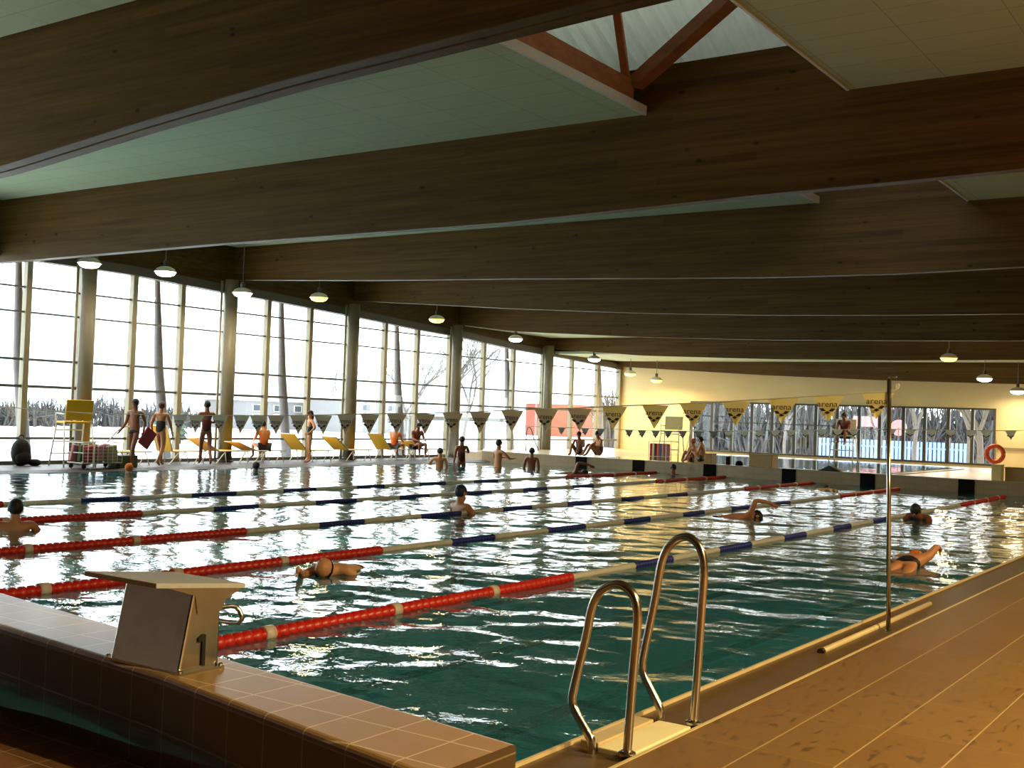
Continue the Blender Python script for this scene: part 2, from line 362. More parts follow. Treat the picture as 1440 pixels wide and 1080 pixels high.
# ================================================================ SETTING
# pool basin
struct(MB().b2((XL-.3, -2.2, -2.3), (XR+.3, YF+.3, -2.0)).build('floor_pool', M_pool))
struct(MB().b2((XL-.3, -2.2, -2.0), (XL, YF, -.02)).build('wall_pool_left', M_poolside))
struct(MB().b2((XR, -2.2, -2.0), (XR+.02, YF, -.06)).build('wall_pool_right', M_poolside))
# water surface with real ripples
def water_grid(name, x0, x1, y0, y1, z, step, mt, amp, seed):
    nx = int((x1-x0)/step)+1; ny = int((y1-y0)/step)+1
    X, Y = np.meshgrid(np.linspace(x0, x1, nx), np.linspace(y0, y1, ny)); Z = np.zeros_like(X)
    r = np.random.default_rng(seed)
    for k in range(46):
        lam = .20*(1.9/.20)**r.random(); th = r.normal(PI*.62, .75) ; kx, ky = 2*PI/lam*np.cos(th), 2*PI/lam*np.sin(th)
        Z += amp*lam**.95*np.sin(kx*X+ky*Y+r.random()*6.28+.6*np.sin(.5*X*r.random()+.4*Y*r.random()))
    env = .75+.35*np.sin(.45*X+1.3)*np.sin(.38*Y+.4)
    Z = z+Z*env
    co = np.stack([X, Y, Z], -1).reshape(-1, 3)
    idx = np.arange(nx*ny).reshape(ny, nx)
    q = np.stack([idx[:-1, :-1], idx[:-1, 1:], idx[1:, 1:], idx[1:, :-1]], -1).reshape(-1, 4)
    me = bpy.data.meshes.new(name); me.vertices.add(len(co)); me.vertices.foreach_set('co', co.ravel())
    me.loops.add(q.size); me.loops.foreach_set('vertex_index', q.ravel().astype(np.int32))
    me.polygons.add(len(q)); me.polygons.foreach_set('loop_start', np.arange(0, q.size, 4, dtype=np.int32)); me.polygons.foreach_set('loop_total', np.full(len(q), 4, np.int32))
    me.polygons.foreach_set('use_smooth', np.ones(len(q), bool))
    me.update(calc_edges=True); me.materials.append(mt)
    o = bpy.data.objects.new(name, me); COL.objects.link(o); return struct(o)
water_grid('water_pool', XL, XR, -1.6, YF, -.01, .045, M_water, .0018, 3)

# decks and floors
struct(MB().b2((3.72, -17, -.3), (14, YE, .02)).build('floor_deck_right', M_deck))
struct(MB().b2((XR+.018, -.9, -.3), (3.70, YF, -.014)).build('floor_gutter', M_gutter))
struct(MB().b2((XR+.0, -.9, -.3), (XR+.018, YF, .006)).build('trim_pool_lip', M_lip))
struct(MB().b2((3.70, -1.6, -.3), (3.72, YF, .024)).build('trim_deck_edge', M_lip))
struct(MB().b2((XW-.3, -4, -.3), (XL-.25, YF, .05)).build('floor_deck_left', M_deck_grey))
struct(MB().prism([(XL-.25, -4, -.3), (XL, -4, -.3), (XL, -4, -.005), (XL-.25, -4, .052)], (0, YF+4, 0)).build('trim_left_lip', M_deck_grey))
struct(MB().b2((XW-.3, YF+.35, -.3), (14, YE, .30)).build('floor_deck_far', M_far_deck))
struct(MB().b2((XL-.4, YF, -2), (14, YF+.35, .37)).build('wall_pool_far', M_farwall))
struct(MB().b2((-14, -17, -.5), (3.72, -1.1, -.2)).build('floor_low', M_low))
# the shallow pool behind the far wall
struct(MB().b2((-13.2, YF+.6, .305), (-3.4, 37.6, .33)).build('trim_small_pool', M_farwall))
water_grid('water_small_pool', -13.0, -3.6, YF+.8, 37.4, .352, .2, M_water2, .0003, 9)

# near pool wall with rounded tile coping: a raised, slightly skewed end wall
def near_wall():
    ins = [(-6.5, .14), (-1.34, -.53), (1.69, -.93), (3.67, -1.20)]    # inner edge (x, y)
    outer = [(-6.5, -.35), (-.14, -1.24), (1.6, -1.42), (3.67, -1.80)]
    xs = np.linspace(-6.5, 3.67, 40); rr = .035
    sec = []
    for x in xs:
        yi, yo = interp(x, ins), interp(x, outer)
        P = [(yi, -2.0), (yi, .30-rr*.4), (yi-rr*.3, .30-.006), (yi-rr, .30)]
        P += [(yo+rr, .30)]+[(yo+rr-rr*math.sin(a), .30-rr+rr*math.cos(a)) for a in (.4, .8, 1.2)]+[(yo, .30-rr), (yo, -.5), (yo, -2.0)]
        sec.append([(x, y, z) for y, z in P])
    n = len(sec[0]); mb = MB()
    vs = [p for s in sec for p in s]; fs = []
    for i in range(len(sec)-1):
        for j in range(n-1): fs.append((i*n+j, i*n+j+1, (i+1)*n+j+1, (i+1)*n+j))
    fs.append(tuple(range(n))); fs.append(tuple((len(sec)-1)*n+j for j in range(n)))
    mb.add(vs, fs)
    o = mb.build('wall_pool_near', M_coping); o.data.materials.append(M_coping_shade)
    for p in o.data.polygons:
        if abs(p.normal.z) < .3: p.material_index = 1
    return struct(o)
near_wall()

# roof shell
def spandrel(name, a, b, mt): return struct(MB().b2(a, b).build(name, mt))
RLX0, RLX1, RLY0, RLY1 = -4.6, 3.8, 6.0, 10.3       # roof light over the ceiling opening
mb = MB()
for a, b in (((XW-1, -17.5, 9.4), (14.3, RLY0, 9.6)), ((XW-1, RLY1, 9.4), (14.3, YE+.5, 9.6)), ((XW-1, RLY0, 9.4), (RLX0, RLY1, 9.6)), ((RLX1, RLY0, 9.4), (14.3, RLY1, 9.6))): mb.b2(a, b)
struct(mb.build('ceiling', M_roof))
struct(MB().b2((RLX0, RLY0, 9.5), (RLX1, RLY1, 9.51)).build('window_roof_light', M_glass))
spandrel('wall_right', (14, -17.3, -.3), (14.3, YE+.3, 9.4), M_plain)
spandrel('wall_rear', (XW-.3, -17.3, -.5), (14, -17, 9.4), M_plain)
spandrel('wall_left', (XW-.3, -17, -.5), (XW, -2.0, 9.4), M_plain)
HEADZ = [(-3, 5.08), (14, 5.06), (17.2, 4.93), (19, 4.89), (23, 4.72), (26.1, 4.57), (28.4, 4.50), (32.2, 4.27), (36.5, 4.12), (41, 3.92)]
mb = MB(); ys = [-2, 6, 14, 17.2, 19, 23, 26.1, 28.4, 32.2, 36.5, 41]
mb.prism([(XW-.15, y, interp(y, HEADZ)) for y in ys]+[(XW-.15, 41, 9.4), (XW-.15, -2, 9.4)], (.12, 0, 0))
struct(mb.build('wall_left_spandrel', M_beam))
mb = MB()
for a, b in zip(ys, ys[1:]):
    za, zb = interp(a, HEADZ), interp(b, HEADZ)
    mb.prism([(XW-.1, a, za), (XW-.1, b, zb), (XW-.1, b, zb+.24), (XW-.1, a, za+.24)], (.24, 0, 0))
struct(mb.build('trim_window_head', M_head))
struct(MB().b2((XW-.12, -2, .0), (XW+.1, YE, .14)).build('trim_window_sill', M_tran))

# ---- the long window wall: one window per bay, each with its post, transoms and pane
posts = [-2.0, -.3, 1.4, 3.05, 4.7, 6.3, 7.9, 9.5, 11.08, 12.61, 14.19, 15.79, 17.43, 19.04, 20.85, 22.62, 24.46, 26.21, 28.1, 30.23, 32.25, 34.43, 36.72, 38.9, 41.0]
for i in range(len(posts)-1):
    y0, y1 = posts[i], posts[i+1]; z0, z1 = interp(y0, HEADZ), interp(y1, HEADZ)
    wn = sempty('window_%d' % (i+1), (XW, y0, .1))
    org = (XW, y0, .1)
    MB().b2((XW-.09, y0-.075, .1), (XW+.09, y0+.075, z0+.1)).build('window_post', M_post, wn, bevel=.01, org=org)
    for zt, hh in ((4.40, .022), (3.79, .022), (2.63, .03), (1.97, .035), (.69, .03)):
        if zt < min(z0, z1)-.05:
            MB().b2((XW-.03, y0+.075, zt-hh), (XW+.03, y1-.075, zt+hh)).build('transom', M_tran, wn, org=org)
    MB().prism([(XW-.035, y0, .14), (XW-.035, y1, .14), (XW-.035, y1, z1), (XW-.035, y0, z0)], (.01, 0, 0)).build('glass_pane', M_glass, wn, org=org)
struct(MB().b2((XW-.1, YE-.2, .1), (XW+.12, YE, 4)).build('trim_corner_post', M_post))

# thick columns inside the glazing
colspots = [(7.4, 'nearest the left edge of the hall'), (12.51, 'behind the yellow lifeguard chair'), (17.21, 'under the starry bright lamp'), (22.42, 'fourth window column counted away from the camera'),
            (28.01, 'beside the two bathers standing at the pool corner'), (34.24, 'last but one before the end wall'), ]
c0 = None
for k, (y, where) in enumerate(colspots):
    zt = interp(y, HEADZ)+.35
    t = thing('window_column', 'thick round beige column ' + where, 'column', (-18.98, y, .05), 0, 'thick columns along the window wall')
    pr = [(.19, 0), (.19, zt-.05)]
    MB().lathe(pr, n=24).build('shaft', M_colm, t, smooth=True)
    MB().lathe([(.23, 0), (.23, .04), (.19, .06)], n=24).build('base_collar', M_frame, t, smooth=False)
    MB().tube([(-.1, -.27, .0), (-.1, -.27, zt-.1)], .035).build('rain_pipe', M_post, t, smooth=True)
# leaning struts outside the glass
for k, (yt, yb, where) in enumerate([(11.32, 11.87, 'outside the glass left of the first thick column'), (15.58, 16.32, 'outside the glass behind the swimmer in the dark suit'), (20.38, 21.13, 'outside the glass behind the sitting man in orange'),
                              (26.04, 26.9, 'outside the glass behind the two people on loungers'), (32.95, 33.96, 'outside the glass beside the pool corner'), (41.68-1.2, 42.6-1.2, 'outside the last pane before the end wall')]):
    t = MB().tube([(-.35, yb-yt+.15, -.2), (-.12, (yb-yt)*.4, 2.6), (0, 0, interp(yt, HEADZ)+.4)], [.17, .135, .075], 14).build('leaning_strut', M_lean, None, smooth=True)
    t.location = (-20.25, yt, 0); tag(t, 'leaning tapered grey strut ' + where, 'strut', 'leaning struts outside the window wall')

# ---- end wall with its long low window
xe0, xe1, ze0, ze1 = -15.73, -3.10, .38, 2.56
for nm, a, b in (('wall_end_left', (XW-.2, YE, 0), (xe0, YE+.25, 6.5)), ('wall_end_right', (xe1, YE, 0), (14, YE+.25, 6.5)), ('wall_end_above', (xe0, YE, ze1), (xe1, YE+.25, 6.5)), ('wall_end_below', (xe0, YE, 0), (xe1, YE+.25, ze0)), ('wall_end_gable', (XW-.3, YE+.05, 6.5), (14, YE+.25, 9.5))):
    struct(MB().b2(a, b).build(nm, M_cream))
exs = [-15.73, -14.74, -13.81, -12.89, -11.97, -11.0, -10.08, -9.18, -8.28, -7.45, -6.52, -5.7, -4.81, -3.92, -3.10]
for i in range(len(exs)-1):
    x0, x1 = exs[i], exs[i+1]; org = (x0, YE, ze0)
    wn = sempty('window_%d' % (len(posts)+i), org)
    MB().b2((x0-.06, YE-.06, ze0), (x0+.06, YE+.06, ze1)).build('window_post', M_frame, wn, org=org)
    MB().b2((x0+.06, YE-.04, ze0), (x1-.06, YE+.05, ze0+.07)).build('bottom_rail', M_frame, wn, org=org)
    MB().b2((x0+.06, YE-.04, ze1-.07), (x1-.06, YE+.05, ze1)).build('top_rail', M_frame, wn, org=org)
    if i in (1, 2, 3, 4, 5, 6): MB().b2((x0+.06, YE-.03, 1.66), (x1-.06, YE+.03, 1.70)).build('transom', M_frame, wn, org=org)
    MB().b2((x0, YE, ze0), (x1, YE+.01, ze1)).build('glass_pane', M_glass, wn, org=org)
struct(MB().b2((xe1-.06, YE-.06, ze0), (xe1+.02, YE+.06, ze1)).build('trim_end_window', M_frame))
struct(MB().b2((xe1+.1, YE-.06, 1.02), (13.9, YE, 1.10)).build('trim_end_rail', M_post))

# ================================================================ ROOF
beams = [
 ('nearest roof beam, crossing the top left corner of the hall', 5.0, [(-19.6, 4.90), (-10.75, 5.37), (-7.2, 5.69), (-4.36, 5.90), (-2.0, 6.01), (.3, 6.12), (6, 6.35), (14, 6.6)], 8.0),
 ('second roof beam, the long one whose top shows below the timber struts', 10.25, [(-19.6, 4.90), (-16.3, 4.91), (-11.9, 4.93), (-7.9, 4.91), (-4.5, 4.90), (-2.05, 4.96), (.05, 5.01), (1.9, 5.03), (3.4, 5.06), (14, 5.3)], 7.13),
 ('third roof beam, with the short pale board end above it', 17.7, [(-19.6, 5.36), (-14.15, 5.15), (-9.5, 5.02), (-6, 4.9), (-2.9, 4.8), (-.2, 4.77), (2.1, 4.81), (14, 5.1)], 7.4),
 ('fourth roof beam, counted away from the camera', 22.9, [(-19.6, 5.28), (-13, 4.86), (-8.75, 4.64), (-5, 4.51), (-1.7, 4.45), (1.2, 4.42), (14, 4.6)], 7.0),
 ('fifth roof beam, counted away from the camera', 28.6, [(-19.6, 4.98), (-17, 4.68), (-11.8, 4.43), (-7.3, 4.30), (-3.3, 4.25), (.1, 4.22), (14, 4.4)], 6.7),
 ('sixth roof beam, last but one before the end wall', 34.9, [(-19.6, 4.5), (-15.1, 4.2), (-9.8, 4.07), (-5.1, 4.03), (-1, 4.06), (14, 4.2)], 6.5),
 ('last roof beam, lying against the cream end wall', 40.5, [(-19.6, 4.06), (-17.6, 3.97), (-12.2, 3.72), (-6.9, 3.56), (-2.1, 3.49), (14, 3.6)], 6.3),
]
for lab, y, prof, ztop in beams:
    xs = np.linspace(-19.55, 14, 48); low = [(x, interp(x, prof)) for x in xs]
    bw = .22
    mb = MB(); poly = [(x, y, z) for x, z in low]+[(14, y, ztop), (-19.55, y, ztop)]
    mb.prism(poly, (0, bw, 0))
    o = mb.build('roof_beam', M_beam, None, org=(-19.55, y, low[0][1]), bevel=.012)
    tag(o, lab+', dark glued timber', 'beam', None)
# a second leaf of the nearest beam leaves the fine shadow gap along its underside
mb = MB(); prof = beams[0][2]; xs = np.linspace(-19.5, 14, 40)
for a, b in zip(xs, xs[1:]):
    pass
mb.prism([(x, 5.26, interp(x, prof)) for x in xs]+[(14, 5.26, 8.0), (-19.5, 5.26, 8.0)], (0, .22, 0))
tag(mb.build('roof_beam', M_beam, None, org=(-19.5, 5.26, 5.3), bevel=.012), 'twin leaf behind the nearest roof beam, parted from it by a thin dark gap', 'beam')

def panel(lab, x0, x1, y0, y1, z, th=.1):
    t = thing('ceiling_panel', lab, 'ceiling panel', ((x0+x1)/2, (y0+y1)/2, z))
    org = t.location
    MB().b2((x0, y0, z), (x1, y1, z+th)).build('board', M_panel, t, org=org)
    for xx in (x0, x1):
        if -19 < xx < 13: MB().b2((xx-.02, y0, z-.012), (xx+.02, y1, z+th+.03)).build('edge_strip', M_panel_edge, t, org=org)
    return t
panel('pale green ceiling panel in the very top left corner, before the nearest beam', -19.3, -4.2, .4, 4.95, 7.45)
panel('large pale green ceiling panel between the two nearest beams, left of the opening', -19.3, -1.97, 5.52, 10.36, 6.40)
panel('pale green ceiling panel at the top right, right of the timber struts', 1.19, 13.8, 5.52, 10.36, 6.37)
panel('narrow pale ceiling panel whose lit end pokes out under the second beam', -19.3, -1.85, 10.65, 17.66, 6.3)
panel('small pale ceiling panel at the right edge behind the second beam', 1.1, 13.8, 10.65, 17.66, 6.12)
panel('ceiling panel hidden high between third and fourth beam', -19.3, 13.8, 17.95, 22.86, 5.95)
panel('ceiling panel hidden high between fourth and fifth beam', -19.3, 13.8, 23.15, 28.56, 5.7)
panel('pale soffit panel in the last bay but one, beside the window head', -19.3, 13.8, 28.85, 34.86, 4.92)
panel('pale soffit panel in the bay before the end wall, above the corner lamp', -19.3, 13.8, 35.15, 40.46, 4.28)

# corrugated translucent sheet over the opening
mb = MB(); y0, y1 = 6.0, 10.42; n = 70; xs = np.linspace(-4.8, 4.0, n*2+1); vs = []
for i, x in enumerate(xs):
    z = 7.14+(.035 if (i//2) % 2 else 0)
    vs += [(x, y0, z+2.1), (x, y1, z)]
mb.add(vs, [(2*i, 2*i+2, 2*i+3, 2*i+1) for i in range(len(xs)-1)])
o = mb.build('roof_sheet', M_deckmetal, None, org=(-.4, 7.5, 7.4)); s_ = o.modifiers.new('solid', 'SOLIDIFY'); s_.thickness = .01
tag(o, 'pale corrugated roof sheet seen through the ceiling opening', 'roof sheet')
# timbers in the opening
def timber(lab, a, b, wd, hd):
    a, b = Vector(a), Vector(b); d = b-a; L = d.length
    rot = d.to_track_quat('X', 'Z').to_matrix()
    mb = MB(); mb.box((L/2, 0, 0), (L, wd, hd)); mb.v = [tuple(rot @ Vector(v)) for v in mb.v]
    o = mb.build('timber_strut', M_strut, None, bevel=.015); o.location = a; return tag(o, lab, 'strut')
timber('reddish timber purlin lying along the edge of the left ceiling panel', (-2.14, 5.6, 6.72), (-2.14, 10.0, 6.70), .2, .36)
timber('slim reddish timber behind the purlin at the ceiling opening', (-2.75, 5.6, 7.2), (-2.45, 10.1, 6.98), .14, .16)
timber('thin upright timber strut rising from the steel joint', (-2.17, 9.98, 6.86), (-1.80, 8.85, 7.9), .12, .12)
timber('thick diagonal timber strut rising to the right from the steel joint', (-2.02, 10.02, 6.84), (.05, 9.1, 7.6), .22, .22)
o = MB().box((0, 0, 0), (.26, .2, .2)).box((0, -.05, -.12), (.1, .1, .12)).build('steel_joint', M_frame, None, bevel=.01); o.location = (-2.08, 10.13, 6.74)
tag(o, 'dark steel joint where the timber struts meet the second beam', 'joint')

# ================================================================ LAMPS
def lamp(loc, warm, watts, lab, group, hang=.7, size=.27):
    t = thing('pendant_lamp', lab, 'lamp', loc, 0, group)
    MB().lathe([(.06, .15), (.12, .14), (.22, .09), (size, .015), (size+.015, .0), (size-.02, .004), (.18, .07), (.05, .10)], n=24).build('reflector', M_shade, t, smooth=True)
    MB().lathe([(.01, .02), (size*.9, .02), (size*.92, -.02), (size*.8, -.07), (size*.5, -.105), (.01, -.115)], n=20).build('lamp_glass', M_bulbw if warm else M_bulbc, t, smooth=True)
    MB().tube([(0, 0, .14), (0, 0, .19+hang)], .012, 6).build('cord', M_cable, t)
    MB().lathe([(.06, .13), (.06, .28), (.03, .30)], n=12).build('ballast', M_frame, t)
    l = bpy.data.lights.new('lamp_light', 'AREA'); l.shape = 'DISK'; l.size = size*1.5; l.energy = watts
    l.color = LAMP_WARM if warm else LAMP_WHITE; l.spread = math.radians(170)
    lo = bpy.data.objects.new('lamp_light', l); COL.objects.link(lo); lo.parent = t; lo.location = (0, 0, -.13)
    return t
GL = 'pendant lamps in a row along the window wall'
def roof_z(y):
    for yy, z in ((10.6, 9.4), (17.8, 6.3), (23, 5.95), (28.7, 5.7), (35, 4.92), (41, 4.28)):
        if y < yy: return z
for (x, y, z, wm, wt, lab) in [
  (-17.5, 11.45, 4.95, 0, 40, 'bright white disc lamp above the leftmost thick column'),
  (-17.4, 13.6, 5.0, 0, 40, 'white disc lamp, second from the left in the window row'),
  (-17.4, 16.2, 4.74, 0, 90, 'dazzling disc lamp, third from the left in the window row'),
  (-17.4, 19.15, 4.92, 1, 70, 'yellow disc lamp, fourth from the left in the window row'),
  (-17.4, 24.75, 4.77, 1, 70, 'yellow disc lamp, fifth from the left in the window row'),
  (-17.5, 29.6, 4.48, 0, 40, 'small pale disc lamp, sixth from the left in the window row'),
  (-17.4, 35.2, 4.07, 0, 40, 'small pale disc lamp, seventh from the left in the window row'),
  (-17.4, 38.3, 3.62, 1, 130, 'dazzling lamp in the corner where windows and cream wall meet'),
  (-16.7, 39.4, 3.40, 1, 130, 'lamp glowing yellow on the cream end wall right of the corner')]:
    lamp((x, y, z), wm, wt, lab, GL, hang=roof_z(y)-z-.19)
GR = 'pendant lamps at the right of the hall'
lamp((-2.84, 32.7, 3.98), 1, 250, 'large glowing yellow lamp right of the flag pole top', GR, hang=roof_z(32.7)-3.98-.19)
lamp((-2.8, 37.6, 3.55), 0, 70, 'pale lamp, middle one of the three at the right', GR, hang=roof_z(37.6)-3.55-.19)
lamp((-2.15, 40.0, 3.2), 0, 60, 'pale lamp at the right edge, beside the cream end wall', GR, hang=roof_z(40)-3.2-.19)
GN = 'pendant lamps over the right deck'
for k, (y, wt, top) in enumerate(((1.5, 420, 9.4), (8.0, 380, 6.37), (14.5, 300, 6.12), (21, 220, 5.95), (27, 220, 5.7))):
    lamp((8.6, y, 4.9-.03*y), 1, wt, 'warm lamp hanging over the right hand deck', GN, hang=top-4.9+.03*y-.19)

lamp((11.6, -.6, 5.2), 1, 1700, 'unseen warm fill lamp added near the right hand wall', GN, hang=9.4-5.2-.19)  # out of view, added to throw more light on the near pennants

# ================================================================ POOL THINGS
# ---- starting block
t = thing('starting_block', 'stainless steel starting block with number 1 on the near pool wall', 'starting block', (1.38, -1.21, .30))
hw = .28
def at(y, z): return (y+1.21, z-.30)
def quadprism(mb, pts, x0, x1): return mb.prism([(x0, p[0], p[1]) for p in pts], (x1-x0, 0, 0))
body = [at(-1.36, .30), at(-1.09, .30), at(-1.09, .70), at(-1.275, .735)]
quadprism(MB(), body, -hw, hw).build('pedestal', M_steel2, t, bevel=.012)
quadprism(MB(), [at(-1.53, .765), at(-.93, .705), at(-.93, .732), at(-1.53, .792)], -hw-.02, hw+.012).build('top_plate', M_blocktop, t, bevel=.004)
for sx in (-hw, hw):   # bracket cheeks under the plate
    quadprism(MB(), [at(-1.45, .757), at(-.95, .707), at(-1.06, .66), at(-1.09, .60), at(-1.25, .60), at(-1.27, .70)], sx-.006, sx+.006).build('bracket', M_steel2, t)
MB().b2((-hw-.03, -.16, 0), (hw+.03, .135, .012)).build('foot_plate', M_steel2, t, label='bright flange screwed to the tiles')
for px, py in ((-hw-.015, -.15), (hw+.015, -.15), (hw+.015, .12), (-hw-.015, .12)):
    MB().lathe([(.014, .01), (.014, .022), (.006, .028)], (px, py, 0), 8).build('bolt', M_steel, t)
g = MB().tube(smoothline([(-.2, .12, .30), (-.2, .30, .29), (-.2, .32, .20), (.2, .32, .20), (.2, .30, .29), (.2, .12, .30)], 4), .014, 8).build('backstroke_grip', M_steel, t, smooth=True)
one = [(-.034, .33), (-.034, .37), (-.006, .392), (.014, .497-.10), (.014, .36), (.014, .32)]
x1 = hw+.0065
yy, zz = -.015, .025
d1 = [(0.012, 0.0), (.034, 0.0), (.034, .165), (.016, .165), (-.014, .148), (-.014, .122), (.012, .134)]
MB().prism([(x1, yy+a, zz+b) for a, b in d1], (.003, 0, 0)).build('numeral', M_black, t, label='black painted number 1')

# ---- lane ropes
def rope(name_label, x, ya, yb, bounds, red_ends, rr=.056, white_collars=()):
    t = thing('lane_rope', name_label, 'lane rope', (x, ya, 0), 0, None)
    MB().tube([(0, -.06, .0), (0, min(yb-ya+.4, 27.59-ya), .0)], .007, 6).build('cable', M_cable, t)
    segs = []
    col = None
    allb = [ya]+bounds+[yb]
    for i in range(len(allb)-1):
        a, b = allb[i], allb[i+1]
        if i == 0 or i == len(allb)-2: c = 'red'
        else: c = 'white' if i % 2 == 1 else 'blue'
        segs.append((a, b, c))
    for a, b, c in segs:
        pr = []
        pitch = .09 if c == 'red' else .07
        r1, r0 = (rr, rr*.58) if c == 'red' else (rr*.72, rr*.62)
        n = max(2, int(round((b-a-.01)/pitch))); pitch = (b-a-.01)/n
        pr.append((.012, a-ya+.002))
        for k in range(n):
            y = a-ya+.005+k*pitch
            pr += [(r0, y+.04*pitch), (r1, y+.22*pitch), (r1, y+.74*pitch), (r0, y+.92*pitch)]
        pr.append((.012, b-ya-.002))
        o = MB().lathe(pr, (0, 0, .006), 12, 'y').build('float_segment', {'red': M_red, 'white': M_white, 'blue': M_blue}[c], t, smooth=True, label=c+' ribbed floats')
        if c == 'red':
            L = b-a; cs = white_collars[0 if a == ya else 1]
            for yc in cs:
                MB().lathe([(rr*1.06, yc-ya-.05), (rr*1.06, yc-ya+.05)], (0, 0, .012), 14, 'y').build('collar', M_white, t, smooth=True, label='white collar')
    return t
B0 = [5.10, 6.49, 7.46, 8.82, 9.9, 11.13, 12.06, 13.31, 14.22, 15.45, 16.45, 17.57, 18.6, 21.9]
def shift_b(d): return [b+d for b in B0]
XR_ = [.10, -2.72, -5.25, -8.02, -10.38]
labs = ['red, white and blue lane rope nearest the camera, starting right beside the steel starting block',
        'second lane rope from the near deck, passing behind the starting block',
        'third lane rope, between the starting block and the man seen from behind',
        'fourth lane rope from the near deck, starting at the swimmer on the left edge',
        'farthest lane rope, next to the open water along the windows']
for k, (x, l) in enumerate(zip(XR_, labs)):
    d = [0, .2, .35, .8, .0][k]
    rope(l, x, [-.3, -.22, .1, 0, 0][k], [26.6, 27.1, 27.3, 27.35, 27.35][k], [b+d for b in B0], 5, white_collars=([.76, 2.22, 3.66], [23.2, 24.6, 25.9]))

# ---- dark marks on the far wall at the middle of each lane
for k, (x, l) in enumerate([(-1.05, 'dark target plate on the far wall, rightmost of the six'), (-3.75, 'dark target plate on the far wall, second from the right'), (-6.1, 'dark target plate on the far wall, third from the right'),
                            (-8.65, 'dark target plate on the far wall, fourth from the right'), (-11.15, 'dark target plate on the far wall, second from the left'), (-13.3, 'dark target plate on the far wall, leftmost, below the two crouching people')]):
    o = MB().b2((-.21, -.03, -.1), (.21, .0, .365)).b2((-.19, -.035, -.05), (.19, -.03, .33)).build('target_plate', M_dark, None, bevel=.004); o.location = (x, YF, 0)
    tag(o, l, 'target plate', 'target plates on the far wall')

# ---- pool ladder: two bent rails and a non-slip pad
t = thing('pool_ladder', 'pair of bent stainless steel ladder rails over the gutter at the near deck', 'pool ladder', (3.55, .22, 0))
def rail(y, H, nm):
    pts = [(3.655, y, -.02), (3.672, y, .36), (3.685, y, H*.66), (3.690, y, H*.83), (3.665, y, H*.94), (3.60, y, H*.995), (3.53, y, H*.985), (3.465, y, H*.93), (3.425, y, H*.84), (3.395, y, H*.66), (3.335, y, H*.36), (3.325, y, H*.27), (3.345, y, H*.21), (3.42, y, H*.10), (3.447, y, H*.05), (3.45, y, -.06)]
    r = MB().tube(smoothline(pts, 5), .0235, 14).build('handrail', M_steel, t, smooth=True, org=(3.55, .22, 0))
    for xx, zz in ((3.655, .022), (3.45, -.03)):
        MB().lathe([(.046, -.004), (.046, .008), (.03, .016)], (xx, y, zz), 16).build('flange', M_steel, r, smooth=False, org=(3.55, .22, 0))
rail(.60, 1.055, 'far'); rail(-.17, .865, 'near')
MB().b2((3.46, -.13, -.03), (3.66, .56, .012)).build('step_pad', M_pad, t, bevel=.006, org=(3.55, .22, 0), label='cream non-slip pad between the rails')
MB().b2((3.34, -.10, -.05), (3.45, .52, .022)).build('step_block', M_lip, t, bevel=.006, org=(3.55, .22, 0))
for zz in (-.30, -.58, -.86):
    MB().b2((3.17, -.15, zz), (3.27, .58, zz+.03)).build('tread', M_steel, t, org=(3.55, .22, 0))

# ---- flag pole with its ground tube
t = thing('flag_pole', 'slim steel flag pole standing in the gutter at the right, with hook on top', 'pole', (3.575, 4.57, -.03))
MB().tube([(0, 0, 0), (-.05, 0, 2.16)], .019, 12).build('mast', M_steel, t, smooth=True)
MB().tube(smoothline([(-.05, 0, 2.10), (-.05, 0, 2.165), (-.02, 0, 2.18), (.015, 0, 2.17)], 4), .010, 8).build('hook', M_steel, t, smooth=True)
MB().tube(smoothline([(-.03, 0, 2.05), (.0, 0, 2.06), (.03, 0, 2.085), (.03, 0, 2.11), (.01, 0, 2.10), (.015, 0, 2.07)], 4), .009, 6).build('rope_knot', M_white, t, smooth=True)
MB().lathe([(.05, 0), (.05, .012), (.026, .03)], n=14).build('foot', M_steel, t)
o = MB().tube([(0, -1.36, 0), (0, 1.72, 0)], .024, 12).build('ground_tube', M_lip, None, smooth=True); o.location = (3.46, 4.62, -.005)
e1 = MB().tube([(0, -1.40, 0), (0, -1.35, 0)], .026, 12).build('end_cap', M_black, o)
tag(o, 'cream tube lying on the gutter at the foot of the flag pole', 'tube')

# ---- pennant lines
def text_mesh(txt, size):
    c = bpy.data.curves.new('lettering', 'FONT'); c.body = txt; c.size = size; c.align_x = 'CENTER'; c.extrude = .0008; c.resolution_u = 3
    o = bpy.data.objects.new('tmp', c); COL.objects.link(o)
    dg = bpy.context.evaluated_depsgraph_get(); dg.update()
    me = bpy.data.meshes.new_from_object(o.evaluated_get(dg)); bpy.data.objects.remove(o)
    me.materials.clear(); me.materials.append(M_ink); return me
LET = text_mesh('arena', .074)
for v in LET.vertices:          # stand it upright, reading from -y, a little bolder
    x, y, z = v.co; v.co = (x*1.12, -.0030-z, y-.098)
LET.update()
def diamond(cx, cz, a, b, ang):
    ca, sa = math.cos(ang), math.sin(ang)
    return [(cx+x*ca-z*sa, -.0026, cz+x*sa+z*ca) for x, z in ((a, 0), (0, b), (-a, 0), (0, -b))]
def emb():
    mb = MB()
    for d in (diamond(-.042, -.125, .034, .015, -.35), diamond(.042, -.125, .034, .015, .35), diamond(0, -.149, .026, .015, 0)): mb.prism(d, (0, -.0012, 0))
    o = mb.build('emblem', M_ink); me = o.data; bpy.data.objects.remove(o); return me
EMB = emb()
